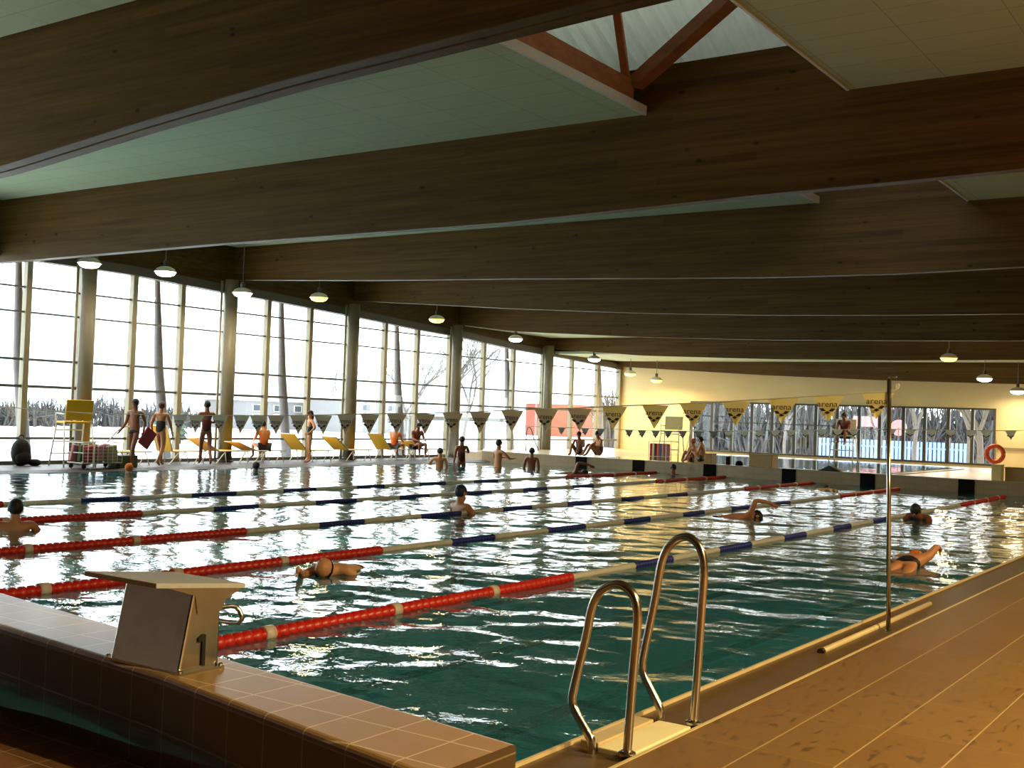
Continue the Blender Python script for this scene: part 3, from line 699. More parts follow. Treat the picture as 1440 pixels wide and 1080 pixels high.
def pennant_mesh(wd, h, mt, k, torn=0):
    n = 9; mb = MB(); vs = []; fs = []
    r = random.Random(k); ph = r.random()*6
    for i in range(n):
        tt = i/(n-1)
        hw_ = wd/2*(1-tt)+.003
        for j in range(7):
            s = -1+2*j/6
            vs.append((s*hw_+.008*math.sin(ph)*tt, .006*math.sin(3*s+ph+2.5*tt)*tt, -h*tt))
    for i in range(n-1):
        for j in range(6): fs.append((i*7+j, i*7+j+1, (i+1)*7+j+1, (i+1)*7+j))
    mb.add(vs, fs)
    if torn:    # frayed lower end
        for q in range(5):
            x = -.05+.025*q; mb.add([(x-.008, 0, -.15), (x+.008, 0, -.15), (x+.002, .003, -.205-.012*(q % 3))], [(0, 1, 2)])
    return mb
def pennant_line(label, pts, ropepts, wd, h, cloth, letters, y, tilt=None):
    t = thing('pennant_line', label, 'pennant line', (ropepts[0][0], y, ropepts[0][1]))
    o0 = Vector(t.location)
    MB().tube([(x-o0.x, 0, z-o0.z) for x, z in ropepts], .006 if letters else .008, 6).build('cord', M_white, t)
    for k, (x, z, mt) in enumerate(pts):
        p = pennant_mesh(wd, h, mt, k, torn=(letters and k in (0, 1))).build('pennant', mt, t, smooth=True)
        p.location = (x-o0.x, 0, z-o0.z)
        if letters:
            a = bpy.data.objects.new('lettering', LET); COL.objects.link(a); a.parent = p; a.location = (0, -.018, 0)
        a = bpy.data.objects.new('emblem', EMB); COL.objects.link(a); a.parent = p; a.location = (0, -.018, 0 if letters else .02)
        if not letters: a.scale = (1.2, 1, 1.1)
    return t
pts = [(3.43, 2.005), (3.0, 1.97), (2.58, 1.935), (2.13, 1.90), (1.70, 1.87), (1.30, 1.845), (.85, 1.82), (.45, 1.79), (.05, 1.77), (-.37, 1.75), (-.78, 1.72), (-1.15, 1.70), (-1.53, 1.68), (-1.94, 1.665), (-2.34, 1.65), (-2.7, 1.635), (-3.07, 1.615), (-3.47, 1.60), (-3.85, 1.585), (-4.16, 1.575), (-4.46, 1.57), (-4.85, 1.56), (-5.3, 1.545), (-5.62, 1.54)]
ropep = [(3.54, 2.012)]+[(x, z+.004) for x, z in pts]+[(-7.5, 1.51), (-10, 1.55), (-13, 1.70), (-16, 1.93), (-17.4, 2.05)]
pennant_line('near cord of yellow and pale lettered pennants tied to the slim flag pole', [(x, z, M_flag if k < 7 else M_flagw) for k, (x, z) in enumerate(pts)], ropep, .285, .225, M_flag, True, 4.57)
xs2 = [-10.62, -9.86, -9.36, -8.48, -8.09, -7.68, -7.31, -6.89, -6.44, -6.02, -5.59, -5.17, -4.77, -4.35, -3.95, -3.57, -3.17, -2.77, -2.39, -1.5, -1.05, -.57, -.15, .29, .62, 1.13]
def z2(x): return interp(x, [(-12, 1.37), (-8, 1.39), (-6.4, 1.43), (-4.2, 1.53), (-1.7, 1.66), (.8, 1.71), (4, 1.9)])
pennant_line('far line of small grey and white pennants before the end wall', [(x, z2(x), M_flagg if x < -6 else M_flagw) for x in xs2], [(x, z2(x)+.004) for x in np.linspace(-13.5, 3.3, 30)], .25, .2, M_flagg, False, 22.0)
# ================================================================ PEOPLE
BASE = dict(
 pel=(0, 0, .93), wai=(0, -.005, 1.09), che=(0, 0, 1.29), nck=(0, -.01, 1.455), hb=(0, .005, 1.525), hm=(0, .015, 1.605), ht=(0, .0, 1.685), nose=(0, .118, 1.588), chin=(0, .07, 1.53),
 sL=(-.175, -.005, 1.395), eL=(-.225, -.02, 1.115), wL=(-.23, .04, .885), pL=(-.225, .06, .815),
 sR=(.175, -.005, 1.395), eR=(.225, -.02, 1.115), wR=(.23, .04, .885), pR=(.225, .06, .815),
 hL=(-.09, 0, .90), kL=(-.10, .015, .50), aL=(-.10, -.02, .09), tL=(-.115, .13, .03),
 hR=(.09, 0, .90), kR=(.10, .015, .50), aR=(.10, -.02, .09), tR=(.115, .13, .03))
RAD = dict(pel=(.15, .115), wai=(.125, .095), che=(.15, .105), nck=(.055, .055), hb=(.068, .07), hm=(.078, .092), ht=(.05, .06), nose=(.014, .014), chin=(.035, .03),
 sL=(.06, .06), eL=(.044, .044), wL=(.03, .027), pL=(.036, .018), hL=(.088, .088), kL=(.058, .058), aL=(.038, .04), tL=(.036, .024))
for k in list(RAD):
    if k.endswith('L') and k != 'pel': RAD[k[:-1]+'R'] = RAD[k]
EDG = [('pel', 'wai'), ('wai', 'che'), ('che', 'nck'), ('nck', 'hb'), ('hb', 'hm'), ('hm', 'ht'), ('hm', 'nose'), ('hb', 'chin')]
for s_ in 'LR': EDG += [('che', 's'+s_), ('s'+s_, 'e'+s_), ('e'+s_, 'w'+s_), ('w'+s_, 'p'+s_), ('pel', 'h'+s_), ('h'+s_, 'k'+s_), ('k'+s_, 'a'+s_), ('a'+s_, 't'+s_)]
def skin_obj(name, verts, edges, rads, mt, root, parent, sub=1):
    me = bpy.data.meshes.new(name); me.from_pydata(verts, edges, []); me.materials.append(mt)
    o = bpy.data.objects.new(name, me); COL.objects.link(o)
    if parent is not None: o.parent = parent
    sk = o.modifiers.new('skin', 'SKIN'); sk.use_smooth_shade = True; sk.branch_smoothing = .3
    for i, sv in enumerate(me.skin_vertices[0].data): sv.radius = rads[i]; sv.use_root = (i == root)
    ss = o.modifiers.new('sub', 'SUBSURF'); ss.levels = sub; ss.render_levels = sub
    return o
def person(label, loc, rz, J=None, s=1.0, skin=M_skin, suit=('trunks', M_suitk), hair=M_hair, longhair=False, tf=None, goggles=False, group=None, sub=1, curl=.5):
    j = {k: Vector(v) for k, v in BASE.items()}
    if J:
        for k, v in J.items(): j[k] = Vector(v)
    if J and 'off' in J: pass
    t = thing('person', label, 'person', loc, rz, group)
    T = (lambda p: tf(p)*s) if tf else (lambda p: p*s)
    keys = [k for k in BASE]
    idx = {k: i for i, k in enumerate(keys)}
    verts = [T(j[k]) for k in keys]; edges = [(idx[a], idx[b]) for a, b in EDG]
    rads = [(RAD[k][0]*s, RAD[k][1]*s) for k in keys]
    # five fingers on each hand
    for sd in 'LR':
        wv, pv = j['w'+sd], j['p'+sd]; d = (pv-wv).normalized()
        ref = Vector((0, 1, 0)) if abs(d.y) < .8 else Vector((0, 0, 1))
        sp = (ref-d*ref.dot(d)).normalized(); nn = d.cross(sp)
        for q, (o_, L_) in enumerate(((-.027, .062), (-.009, .075), (.009, .072), (.026, .055))):
            a = pv+sp*o_*.9+d*.02; b = a+d*L_*.55+nn*.004; c = b+d*L_*.45+nn*.018*curl*2
            i0 = len(verts); verts += [T(a), T(b), T(c)]; rads += [(.0105*s, .0105*s), (.009*s, .009*s), (.0075*s, .0075*s)]
            edges += [(idx['p'+sd], i0), (i0, i0+1), (i0+1, i0+2)]
        a = pv-d*.03+sp*.036; b = a+d*.03+sp*.022; c = b+d*.028+sp*.004
        i0 = len(verts); verts += [T(a), T(b), T(c)]; rads += [(.012*s, .012*s), (.0105*s, .0105*s), (.0085*s, .0085*s)]
        edges += [(idx['p'+sd], i0), (i0, i0+1), (i0+1, i0+2)]
    body = skin_obj('body', verts, edges, rads, skin, 0, t, sub)
    # clothing as a close shell along the same bones
    def shell(name, ks, ed, mt, grow, extra=None):
        ii = {k: i for i, k in enumerate(ks)}
        rr = {k: RAD.get(k, (.05, .05)) for k in ks}
        if extra: rr.update(extra)
        vs = [T(j[k]) if k in j else T(extra_pts[k]) for k in ks]
        return skin_obj(name, vs, [(ii[a], ii[b]) for a, b in ed], [(rr[k][0]*s*grow, rr[k][1]*s*grow) for k in ks], mt, 0, t, sub)
    extra_pts = {'mL': j['hL'].lerp(j['kL'], .28), 'mR': j['hR'].lerp(j['kR'], .28), 'w2': j['pel'].lerp(j['wai'], .45), 'c2': j['wai'].lerp(j['che'], .95)}
    kind, sm = suit
    if kind == 'trunks':
        shell('swim_trunks', ['pel', 'w2', 'hL', 'mL', 'hR', 'mR'], [('pel', 'w2'), ('pel', 'hL'), ('hL', 'mL'), ('pel', 'hR'), ('hR', 'mR')], sm, 1.2, {'w2': (.13, .10), 'mL': (.078, .078), 'mR': (.078, .078)})
    elif kind == 'suit':
        shell('swimsuit', ['pel', 'wai', 'c2', 'hL', 'hR'], [('pel', 'wai'), ('wai', 'c2'), ('pel', 'hL'), ('pel', 'hR')], sm, 1.16, {'c2': (.148, .108), 'hL': (.082, .082), 'hR': (.082, .082)})
    elif kind == 'shirt':
        ex = {}
        extra_pts['uL'] = j['sL'].lerp(j['eL'], .6); extra_pts['uR'] = j['sR'].lerp(j['eR'], .6)
        shell('shirt', ['che', 'wai', 'pel', 'sL', 'uL', 'sR', 'uR'], [('che', 'wai'), ('wai', 'pel'), ('che', 'sL'), ('sL', 'uL'), ('che', 'sR'), ('sR', 'uR')], sm, 1.18, {'uL': (.05, .05), 'uR': (.05, .05)})
        shell('shorts', ['pel', 'hL', 'mL', 'hR', 'mR'], [('pel', 'hL'), ('hL', 'mL'), ('pel', 'hR'), ('hR', 'mR')], M_suitk, 1.2, {'mL': (.08, .08), 'mR': (.08, .08)})
    # hair
    hm, ht, nose = T(j['hm']), T(j['ht']), T(j['nose'])
    upv = (ht-T(j['hb'])).normalized(); fw = (nose-hm); fw = (fw-upv*fw.dot(upv)).normalized(); rt_ = fw.cross(upv)
    R3 = Matrix((rt_, fw, upv)).transposed()
    c = hm+upv*.022*s-fw*.012*s
    mb = MB().ell((0, 0, 0), (.088*s, .104*s, .104*s), 14, 9)
    mb.v = [tuple(c+R3 @ (Vector(v) if (v[2] > -.02*s or v[1] < .02*s) else Vector((v[0]*.8, min(v[1], .03*s), max(v[2], -.03*s))))) for v in mb.v]
    if longhair:
        mb2 = MB().ell((0, -.085*s, -.11*s), (.06*s, .04*s, .12*s), 10, 7); mb.add([c+R3 @ Vector(v) for v in mb2.v], mb2.f)
    mb.build('hair', hair, t, smooth=True)
    for sx in (-1, 1):
        e = hm+fw*.088*s+rt_*.03*s*sx+upv*.008*s
        MB().ell(e, (.012*s, .012*s, .009*s), 8, 6).build('eye', M_dark, t, smooth=True)
        e = hm+rt_*.083*s*sx-upv*.008*s
        MB().ell(e, (.012*s, .022*s, .034*s), 8, 6, R3).build('ear', skin, t, smooth=True)
    if goggles:
        mb = MB()
        ring = [hm+R3 @ Vector((.094*s*math.sin(a), .108*s*math.cos(a), .012*s)) for a in np.linspace(0, 2*PI, 20)]
        mb.tube(ring, .010*s, 6, False)
        mb.build('goggles', M_dark, t, smooth=True)
    return t
def prone(pit=0., dz=0.):   # lay the standing figure on its front, head towards +y; origin at the head
    def f(p):
        q = Vector((p.x, p.z-1.6, -p.y)); ca, sa = math.cos(pit), math.sin(pit)
        return Vector((q.x, q.y*ca-q.z*sa, q.y*sa+q.z*ca+dz))
    return f
def supine(pit=0., dz=0.):
    def f(p):
        q = Vector((-p.x, p.z-1.6, p.y)); ca, sa = math.cos(pit), math.sin(pit)
        return Vector((q.x, q.y*ca-q.z*sa, q.y*sa+q.z*ca+dz))
    return f
walk = dict(kL=(-.09, .17, .52), aL=(-.09, .22, .10), tL=(-.10, .37, .05), kR=(.10, -.02, .50), aR=(.10, -.27, .13), tR=(.11, -.15, .05), eL=(-.23, -.10, 1.13), wL=(-.24, -.02, .90), pL=(-.235, 0, .83), eR=(.23, .08, 1.13), wR=(.21, .20, .93), pR=(.20, .24, .87))
sit = dict(pel=(0, 0, .40), wai=(0, -.03, .56), che=(0, .02, .76), nck=(0, .05, .92), hb=(0, .08, .985), hm=(0, .10, 1.06), ht=(0, .09, 1.14), nose=(0, .205, 1.035), chin=(0, .15, .985),
 sL=(-.175, .04, .865), eL=(-.23, .12, .62), wL=(-.17, .32, .56), pL=(-.14, .39, .54), sR=(.175, .04, .865), eR=(.23, .12, .62), wR=(.17, .32, .56), pR=(.14, .39, .54),
 hL=(-.09, .04, .38), kL=(-.13, .44, .46), aL=(-.12, .42, .09), tL=(-.13, .57, .03), hR=(.09, .04, .38), kR=(.13, .44, .46), aR=(.12, .42, .09), tR=(.13, .57, .03))
def low(d, z):   # shift a pose down/up
    return {k: (v[0], v[1], v[2]+z) for k, v in d.items()}
sitfloor = dict(sit); sitfloor = low(sitfloor, -.26)
sitfloor.update(kL=(-.15, .38, .48), aL=(-.13, .60, .09), tL=(-.14, .74, .05), kR=(.15, .36, .46), aR=(.13, .60, .09), tR=(.14, .74, .05), wL=(-.16, .36, .38), pL=(-.12, .42, .38), wR=(.16, .36, .38), pR=(.12, .42, .38))
RZ = math.radians
# people on the left deck (x -17.6; faces along the pool)
Z0 = .055
person('walker in black trunks carrying a red foam float, seen from behind left of the columns', (-17.5, 12.95, Z0), RZ(200), dict(walk, eR=(.24, 0, 1.12), wR=(.30, .12, .93), pR=(.32, .16, .88)), .99, M_skin2, ('trunks', M_suitk))
b = MB().b2((-.17, -.035, -.24), (.17, .035, .24)).build('swim_float', M_redbag, None, bevel=.02); b.location = (-17.42, 13.28, .78); b.rotation_euler = (0, RZ(35), RZ(90))
tag(b, 'red foam swim float held by the walking swimmer', 'float')
person('woman in a black swimsuit walking beside the upright yellow lounger', (-17.5, 13.75, Z0), RZ(20), walk, .96, M_skin, ('suit', M_suitk), M_hairb)
person('young swimmer in dark red swimwear standing with folded arms', (-17.55, 15.27, Z0), RZ(60), dict(walk, eL=(-.25, .10, 1.15), wL=(-.05, .2, 1.18), pL=(.03, .2, 1.2), eR=(.25, .10, 1.15), wR=(.05, .22, 1.15), pR=(-.03, .22, 1.16)), 1.0, M_skin2, ('suit', M_maroon))
person('woman in a black swimsuit standing with hands on hips behind the loungers', (-17.75, 19.35, Z0), RZ(150), dict(eL=(-.36, -.08, 1.16), wL=(-.18, .04, 1.0), pL=(-.13, .08, .96), eR=(.36, -.08, 1.16), wR=(.18, .04, 1.0), pR=(.13, .08, .96)), .90, M_skin, ('suit', M_suitk), M_hair, True)
person('man in an orange shirt sitting low on a lounger, back to the pool', (-18.35, 18.1, Z0+.09), RZ(75), sit, .95, M_skin, ('shirt', M_shirt))
person('person in orange sitting on a lounger next to the upright yellow back', (-18.4, 24.0, Z0+.09), RZ(10), sit, .92, M_skin, ('shirt', M_shirt))
person('person in a dark red top leaning on a lounger near the corner', (-18.4, 25.15, Z0+.09), RZ(-110), sit, .98, M_skin2, ('shirt', M_shirtr))
# bathers in the water along the left edge
person('head of a swimmer low in the water below the walking swimmer', (-16.6, 12.15, -1.62), RZ(100), None, 1.06, M_skin3, ('trunks', M_suitk), M_shirt)
person('dark haired head above the water below the sitting man in orange', (-15.9, 15.55, -1.55), RZ(80), None, 1.04, M_skin2)
person('bather with fair back in the water left of the dark standing bather', (-15.45, 22.7, -1.13), RZ(40), dict(eL=(-.33, .1, 1.2), wL=(-.2, .3, 1.2), pL=(-.15, .36, 1.2)), 1.0, M_skin, ('trunks', M_suitk))
person('dark bather standing in the water by the pool corner below the thick column', (-15.6, 24.0, -.78), RZ(60), dict(eR=(.3, .1, 1.2), wR=(.2, .3, 1.25), pR=(.16, .36, 1.27)), 1.0, M_skin2, ('suit', M_maroon))
person('dark haired bather at the edge seen from behind, right of the pool corner', (-14.65, 24.7, -1.05), RZ(-20), dict(eL=(-.36, .12, 1.2), wL=(-.25, .34, 1.2), pL=(-.2, .4, 1.2), eR=(.36, .12, 1.2), wR=(.25, .34, 1.2), pR=(.2, .4, 1.2)), 1.12, M_skin, ('trunks', M_suitk))
person('second bather at the edge right beside the dark haired one', (-13.9, 25.5, -1.15), RZ(30), None, 1.05, M_skin2, ('trunks', M_suitk))
# swimmers in the lanes
arms_front = dict(eL=(-.26, .22, 1.52), wL=(-.16, .42, 1.66), pL=(-.13, .47, 1.71), eR=(.26, .22, 1.52), wR=(.16, .42, 1.66), pR=(.13, .47, 1.71))
crawl = dict(eL=(-.26, .05, 1.58), wL=(-.24, .10, 1.86), pL=(-.24, .11, 1.93), eR=(.26, -.05, 1.15), wR=(.25, .05, .92), pR=(.25, .07, .85), nose=(.03, .118, 1.60))
crawl_up = dict(crawl, sR=(.18, -.06, 1.42), eR=(.26, -.30, 1.50), wR=(.24, -.22, 1.76), pR=(.24, -.17, 1.83))
sunk = dict(eL=(-.36, .10, 1.16), wL=(-.34, .36, 1.10), pL=(-.32, .43, 1.10), eR=(.36, .10, 1.16), wR=(.34, .36, 1.10), pR=(.32, .43, 1.10), sL=(-.195, .0, 1.42), sR=(.195, .0, 1.42))
person('swimmer at the left edge with dark hair, head and shoulders above water', (-7.2, 3.3, -1.42), RZ(60), sunk, 1.05, M_skin, ('trunks', M_suitk), sub=2)
person('man seen from behind with dark cap and bare shoulders out of the water', (-5.45, 10.5, -1.47), RZ(-20), sunk, 1.12, M_skin, ('trunks', M_suitk), M_suitb, sub=2)
person('swimmer with goggles in the second lane, one arm stretched forward', (-1.80, 3.36, .065), RZ(197), dict(eR=(.20, .10, 1.68), wR=(.12, .06, 1.93), pR=(.10, .06, 2.0), eL=(-.25, .14, 1.15), wL=(-.26, .26, .92), pL=(-.26, .28, .85), nose=(.03, .115, 1.57)), 1.0, M_skin3, ('trunks', M_suitk), M_skin3, tf=prone(.20, .0), goggles=True, sub=2)
person('crawl swimmer with bent arm lifted, far along the second lane', (-1.75, 14.55, .0), RZ(-40), crawl_up, 1.12, M_skin, ('trunks', M_suitk), tf=prone(.14, .0))
person('swimmer amid the yellow glints beside the nearest lane rope', (.55, 16.6, .08), RZ(180), dict(arms_front, hb=(0, -.03, 1.54), hm=(0, -.07, 1.60), ht=(0, -.11, 1.67), nose=(0, .03, 1.66), chin=(0, .04, 1.58)), 1.1, M_skin2, ('suit', M_suitk), tf=prone(.25, .02))
person('woman in a black swimsuit swimming away along the right edge of the pool', (2.42, 9.75, .07), RZ(3), dict(crawl_up, eR=(.24, -.16, 1.50), wR=(.22, -.10, 1.78), pR=(.22, -.06, 1.86), nose=(.1, .06, 1.60)), 1.05, M_skin, ('suit', M_suitk), M_shirt, tf=prone(.10, .0), sub=2)
person('distant crawl swimmer with bent arm raised, near the far wall', (-11.0, 23.9, .03), RZ(-60), crawl_up, 1.15, M_skin2, ('trunks', M_suitk), tf=prone(.16, .0))
person('dark head of a swimmer resting at the far wall', (-9.6, 27.0, -1.43), RZ(190), None, 1.02, M_skin2)
person('swimmer near the far wall between the two right hand target plates', (-3.9, 24.6, .02), RZ(20), crawl, 1.0, M_skin3, ('trunks', M_suitk), M_hairb, tf=prone(.16, .0))
# people on the far deck
person('person crouching on the far wall, left of two', (-13.5, 27.78, .38), RZ(190), sitfloor, .9, M_skin2, ('trunks', M_suitk))
person('person crouching on the far wall, right of two', (-12.72, 27.78, .38), RZ(150), sitfloor, .95, M_skin, ('suit', M_maroon))
person('bather in orange sitting at the small pool behind the far wall', (-10.9, 31.2, .30), RZ(170), low(sitfloor, -.1), .95, M_skin, ('suit', M_suitr), M_shirt)
person('pale person with dark hair sitting on the far wall behind the target plates', (-9.0, 27.8, .38), RZ(100), sitfloor, .9, M_skin3, ('trunks', M_suitk))

# ================================================================ FURNITURE AND GEAR
def lounger(label, y, back, x=-18.55, rz=0):
    t = thing('sun_lounger', label, 'sun lounger', (x, y, .05), rz, 'yellow loungers along the window wall')
    h = .34; wd = .31; L1 = 1.15; bl = .72; ca, sa = math.cos(back), math.sin(back)
    for sx in (-wd, wd):
        MB().tube([(sx, 0, h), (sx, L1, h)], .018, 8).build('side_tube', M_tubew, t, smooth=True)
    MB().b2((-wd, .02, h-.006), (wd, L1, h+.012)).build('seat_sling', M_sling, t, bevel=.004)
    mb = MB().box((0, -bl/2, 0), (2*wd, bl, .018)); R = Matrix.Rotation(-back, 3, 'X')
    mb.v = [tuple(R @ Vector(v)+Vector((0, 0, h))) for v in mb.v]; mb.build('back_sling', M_sling, t, bevel=.004)
    MB().tube([(-wd, 0, h), (-wd, -bl*ca, h+bl*sa), (wd, -bl*ca, h+bl*sa), (wd, 0, h)], .018, 8).build('back_frame', M_tubew, t, smooth=True)
    for ya, yb, yc in ((.12, -.12, .30), (.85, .72, 1.1)):
        for sx in (-wd, wd):
            MB().tube([(sx, yb, .0), (sx, yb+.03, .0), (sx, ya+.09, h-.02)], .014, 8).build('leg', M_tubew, t, smooth=True)
            MB().tube([(sx, yc, .0), (sx, yc-.03, .0), (sx, ya+.09, h-.02)], .014, 8).build('leg', M_tubew, t, smooth=True)
    return t
for y, bk, l in [(12.95, .35, 'yellow lounger half hidden behind the walker with the red float'), (14.75, 1.25, 'yellow lounger with its back folded fully upright, beside the walking woman'), (16.35, .5, 'yellow lounger behind the swimmer with folded arms'),
                 (17.75, .35, 'yellow lounger under the sitting man in orange shirt'), (19.75, .75, 'yellow lounger with raised back, left of the standing woman in black'), (21.6, .6, 'yellow lounger below the fourth thick column'),
                 (23.65, .8, 'yellow lounger with large raised back beside the person in orange'), (25.4, .4, 'yellow lounger at the pool corner, last of the row')]:
    lounger(l, y, bk)
# lifeguard high chair
def highchair(label, loc, rz, cloth=M_sling, H=1.15):
    t = thing('lifeguard_chair', label, 'lifeguard chair', loc, rz)
    w2 = .34
    MB().b2((-w2, -.25, H), (w2, .25, H+.05)).build('seat', cloth, t, bevel=.01)
    MB().box((0, -.27, H+.33), (2*w2, .04, .5), rx=.15).build('backrest', cloth, t, bevel=.01)
    for sx in (-1, 1):
        MB().tube([(sx*(w2+.06), .42, 0), (sx*w2, .2, H)], .02, 8).build('leg', M_tubew, t, smooth=True)
        MB().tube([(sx*(w2+.06), -.42, 0), (sx*w2, -.22, H)], .02, 8).build('leg', M_tubew, t, smooth=True)
        MB().tube(smoothline([(sx*w2, -.25, H+.22), (sx*w2, .2, H+.24), (sx*w2, .27, H+.2), (sx*w2, .26, H)], 4), .015, 8).build('armrest', M_tubew, t, smooth=True)
    for zz in (.3, .6, .88):
        k = zz/H; MB().tube([(-w2-.06*(1-k), .42-.22*k, zz), (w2+.06*(1-k), .42-.22*k, zz)], .016, 8).build('rung', M_tubew, t, smooth=True)
    return t
highchair('lifeguard high chair with yellow seat behind the wire cart at the left', (-18.40, 11.85, .05), RZ(80), M_sling, 1.05)
highchair('white lifeguard high chair against the cream end wall', (-12.8, 33.2, .30), RZ(190), M_box, .95)
highchair('tall lifeguard chair with a person in red, before the end window', (-6.06, 32.4, .30), RZ(185), M_tubew, 1.05)
person('lifeguard in a dark red shirt sitting on the tall chair before the end window', (-6.06, 32.42, 1.06), RZ(185), sit, .92, M_skin2, ('shirt', M_shirtr))
# wire cart of floats
t = thing('wire_cart', 'wheeled wire cart full of faded floats below the lifeguard chair', 'cart', (-17.50, 11.85, .05))
mb = MB()
for zz in (.14, .38, .62): mb.tube([(-.3, -.55, zz), (.3, -.55, zz), (.3, .55, zz), (-.3, .55, zz), (-.3, -.55, zz)], .012, 6)
mb.build('rails', M_tubew, t)
for sx in (-.3, .3):
    mb = MB()
    for zz in (.22, .30, .46, .54): mb.box((sx, 0, zz), (.008, 1.1, .008))
    for k in range(9): mb.box((sx, -.55+1.1*k/8, .38), (.01, .01, .48))
    mb.build('wire_side', M_tubew, t)
MB().b2((-.3, -.55, .12), (.3, .55, .145)).build('tray', M_cable, t)
for sx in (-.25, .25):
    for sy in (-.48, .48): MB().lathe([(.05, -.02), (.06, 0), (.05, .02)], (sx, sy, .06), 12, 'x').build('wheel', M_black, t)
MB().tube(smoothline([(-.3, .55, .62), (-.3, .9, .95), (-.3, 1.15, 1.0), (-.3, 1.25, .9), (-.3, 1.28, .1)], 5), .018, 8).build('handle', M_tubew, t, smooth=True)
for k in range(10):
    mt = (M_pink, M_green, M_redbag, M_box2, M_pink)[k % 5]
    o = MB().b2((-.05, -.16, -.2), (.05, .16, .2)).build('swim_float', mt, None, bevel=.02)
    o.location = (-17.63+.13*(k % 3), 11.43+.095*k, .40+.02*(k % 2)); o.rotation_euler = (.15*(k % 3-1), .1, .3*(k % 2))
    tag(o, 'faded foam float packed in the wire cart', 'float', 'floats packed in the wire cart')
o = MB().tube([(0, 0, 0), (0, 0, .62)], .02, 10).lathe([(.06, 0), (.06, .03), (.02, .05)], n=12).ell((0, 0, .64), (.03, .03, .03), 8, 6).build('barrier_post', M_white, None, smooth=True); o.location = (-17.2, 11.6, .05)
tag(o, 'pale post at the pool edge in front of the wire cart', 'post')
o = MB().b2((-.2, -.3, 0), (.2, .3, .3)).build('crate', M_green, None, bevel=.02); o.location = (-17.6, 12.72, .05)
tag(o, 'low dull green crate right of the wire cart', 'crate')
# backpack by the window
t = thing('backpack', 'black backpack standing against the leftmost window post', 'backpack', (-18.9, 10.78, .05))
mb = MB().ell((0, 0, .32), (.2, .24, .34), 16, 10).ell((.1, 0, .2), (.14, .2, .19), 12, 8); mb.v = [(v[0], v[1], max(v[2], 0)) for v in mb.v]; mb.build('bag_body', M_bag, t, smooth=True)
MB().ell((.12, .3, .08), (.16, .16, .09), 12, 7).build('side_pouch', M_bag, t, smooth=True)
MB().tube(smoothline([(0, -.06, .62), (0, -.05, .72), (0, .05, .72), (0, .06, .62)], 4), .014, 6).build('grab_handle', M_bag, t, smooth=True)
# handrail of steps by the windows at the corner
t = MB().tube(smoothline([(0, 0, 0), (0, 0, .75), (0, .12, .9), (0, .3, .85), (0, .55, .45), (0, .9, 0)], 6), .022, 8).build('step_handrail', M_tran, None, smooth=True); t.location = (-18.4, 31.9, .3)
tag(t, 'bent grey handrail before the windows at the far corner', 'handrail')
# gear on the far deck
def bench_bag(label, loc): pass
t = thing('float_rack', 'rack of coloured floats below the white lifeguard chair at the end wall', 'rack', (-12.75, 32.2, .30))
mb = MB(); mb.tube([(-.35, -.2, 0), (-.35, -.2, .6), (.35, -.2, .6), (.35, -.2, 0)], .015, 6).tube([(-.35, .2, 0), (-.35, .2, .6), (.35, .2, .6), (.35, .2, 0)], .015, 6).b2((-.35, -.2, .03), (.35, .2, .06)); mb.build('frame', M_tubew, t)
for k in range(7):
    o = MB().b2((-.045, -.17, 0), (.045, .17, .46)).build('swim_float', (M_redbag, M_box, M_maroon, M_orange, M_blue, M_box2, M_redbag)[k], None, bevel=.015); o.location = (-13.03+.095*k, 32.2, .362)
    tag(o, ['red', 'cream', 'maroon', 'orange', 'blue', 'tan', 'dark red'][k]+' swim float upright in the rack by the cream end wall', 'float', 'floats in the far rack')
t = thing('folding_frame', 'white folding frame leaning by the cream end wall, left of the long window', 'frame', (-12.0, 33.6, .30))
for xx in (-.22, .22):
    MB().tube([(xx-.12, -.2, 0), (xx, 0, 1.05)], .014, 6).build('leg', M_tubew, t); MB().tube([(xx+.12, .2, 0), (xx, 0, 1.05)], .014, 6).build('leg', M_tubew, t)
MB().tube([(-.22, 0, 1.05), (.22, 0, 1.05)], .014, 6).build('crossbar', M_tubew, t)
for (x, y, sz, mt, l) in [(-7.15, 28.2, (.75, .5, .42), M_box2, 'beige padded block on the far wall, middle of the long window'), (-9.25, 28.55, (.6, .4, .34), M_box2, 'beige block beside the pale sitting person on the far wall'),
                          (-.42, 28.4, (.26, .35, .46), M_box, 'bright cream box at the end of the far wall'), (.05, 28.7, (.6, .45, .40), M_box2, 'tan box right of the bright cream box'), (1.35, 28.6, (1.0, .6, .48), M_box2, 'wide olive cabinet at the right edge of the far deck')]:
    t = thing('storage_box', l, 'box', (x, y, .37 if y < YF+.36 else .30))
    MB().b2((-sz[0]/2, -sz[1]/2, 0), (sz[0]/2, sz[1]/2, sz[2])).build('box_body', mt, t, bevel=.015)
    MB().b2((-sz[0]/2-.01, -sz[1]/2-.01, sz[2]), (sz[0]/2+.01, sz[1]/2+.01, sz[2]+.03)).build('lid', mt, t, bevel=.008)
o = MB().ell((0, 0, .14), (.28, .2, .15), 14, 8); o = o.build('cloth_bundle', M_maroon, None, smooth=True); o.location = (1.35, 28.6, .80); tag(o, 'dark maroon bundle on the olive cabinet at the right edge', 'bundle')
# ring buoy on its stand
t = thing('lifebuoy_stand', 'stand with orange ring buoy beside the right end of the long window', 'lifebuoy', (-1.15, 31.6, .30))
MB().tube([(0, 0, 0), (0, 0, 1.15)], .02, 8).build('post', M_tubew, t)
mb = MB(); ring = [(.24*math.cos(a), -.05, .72+.24*math.sin(a)) for a in np.linspace(0, 2*PI, 25)]; mb.tube(ring, .065, 10, False); mb.build('ring_buoy', M_orange, t, smooth=True)
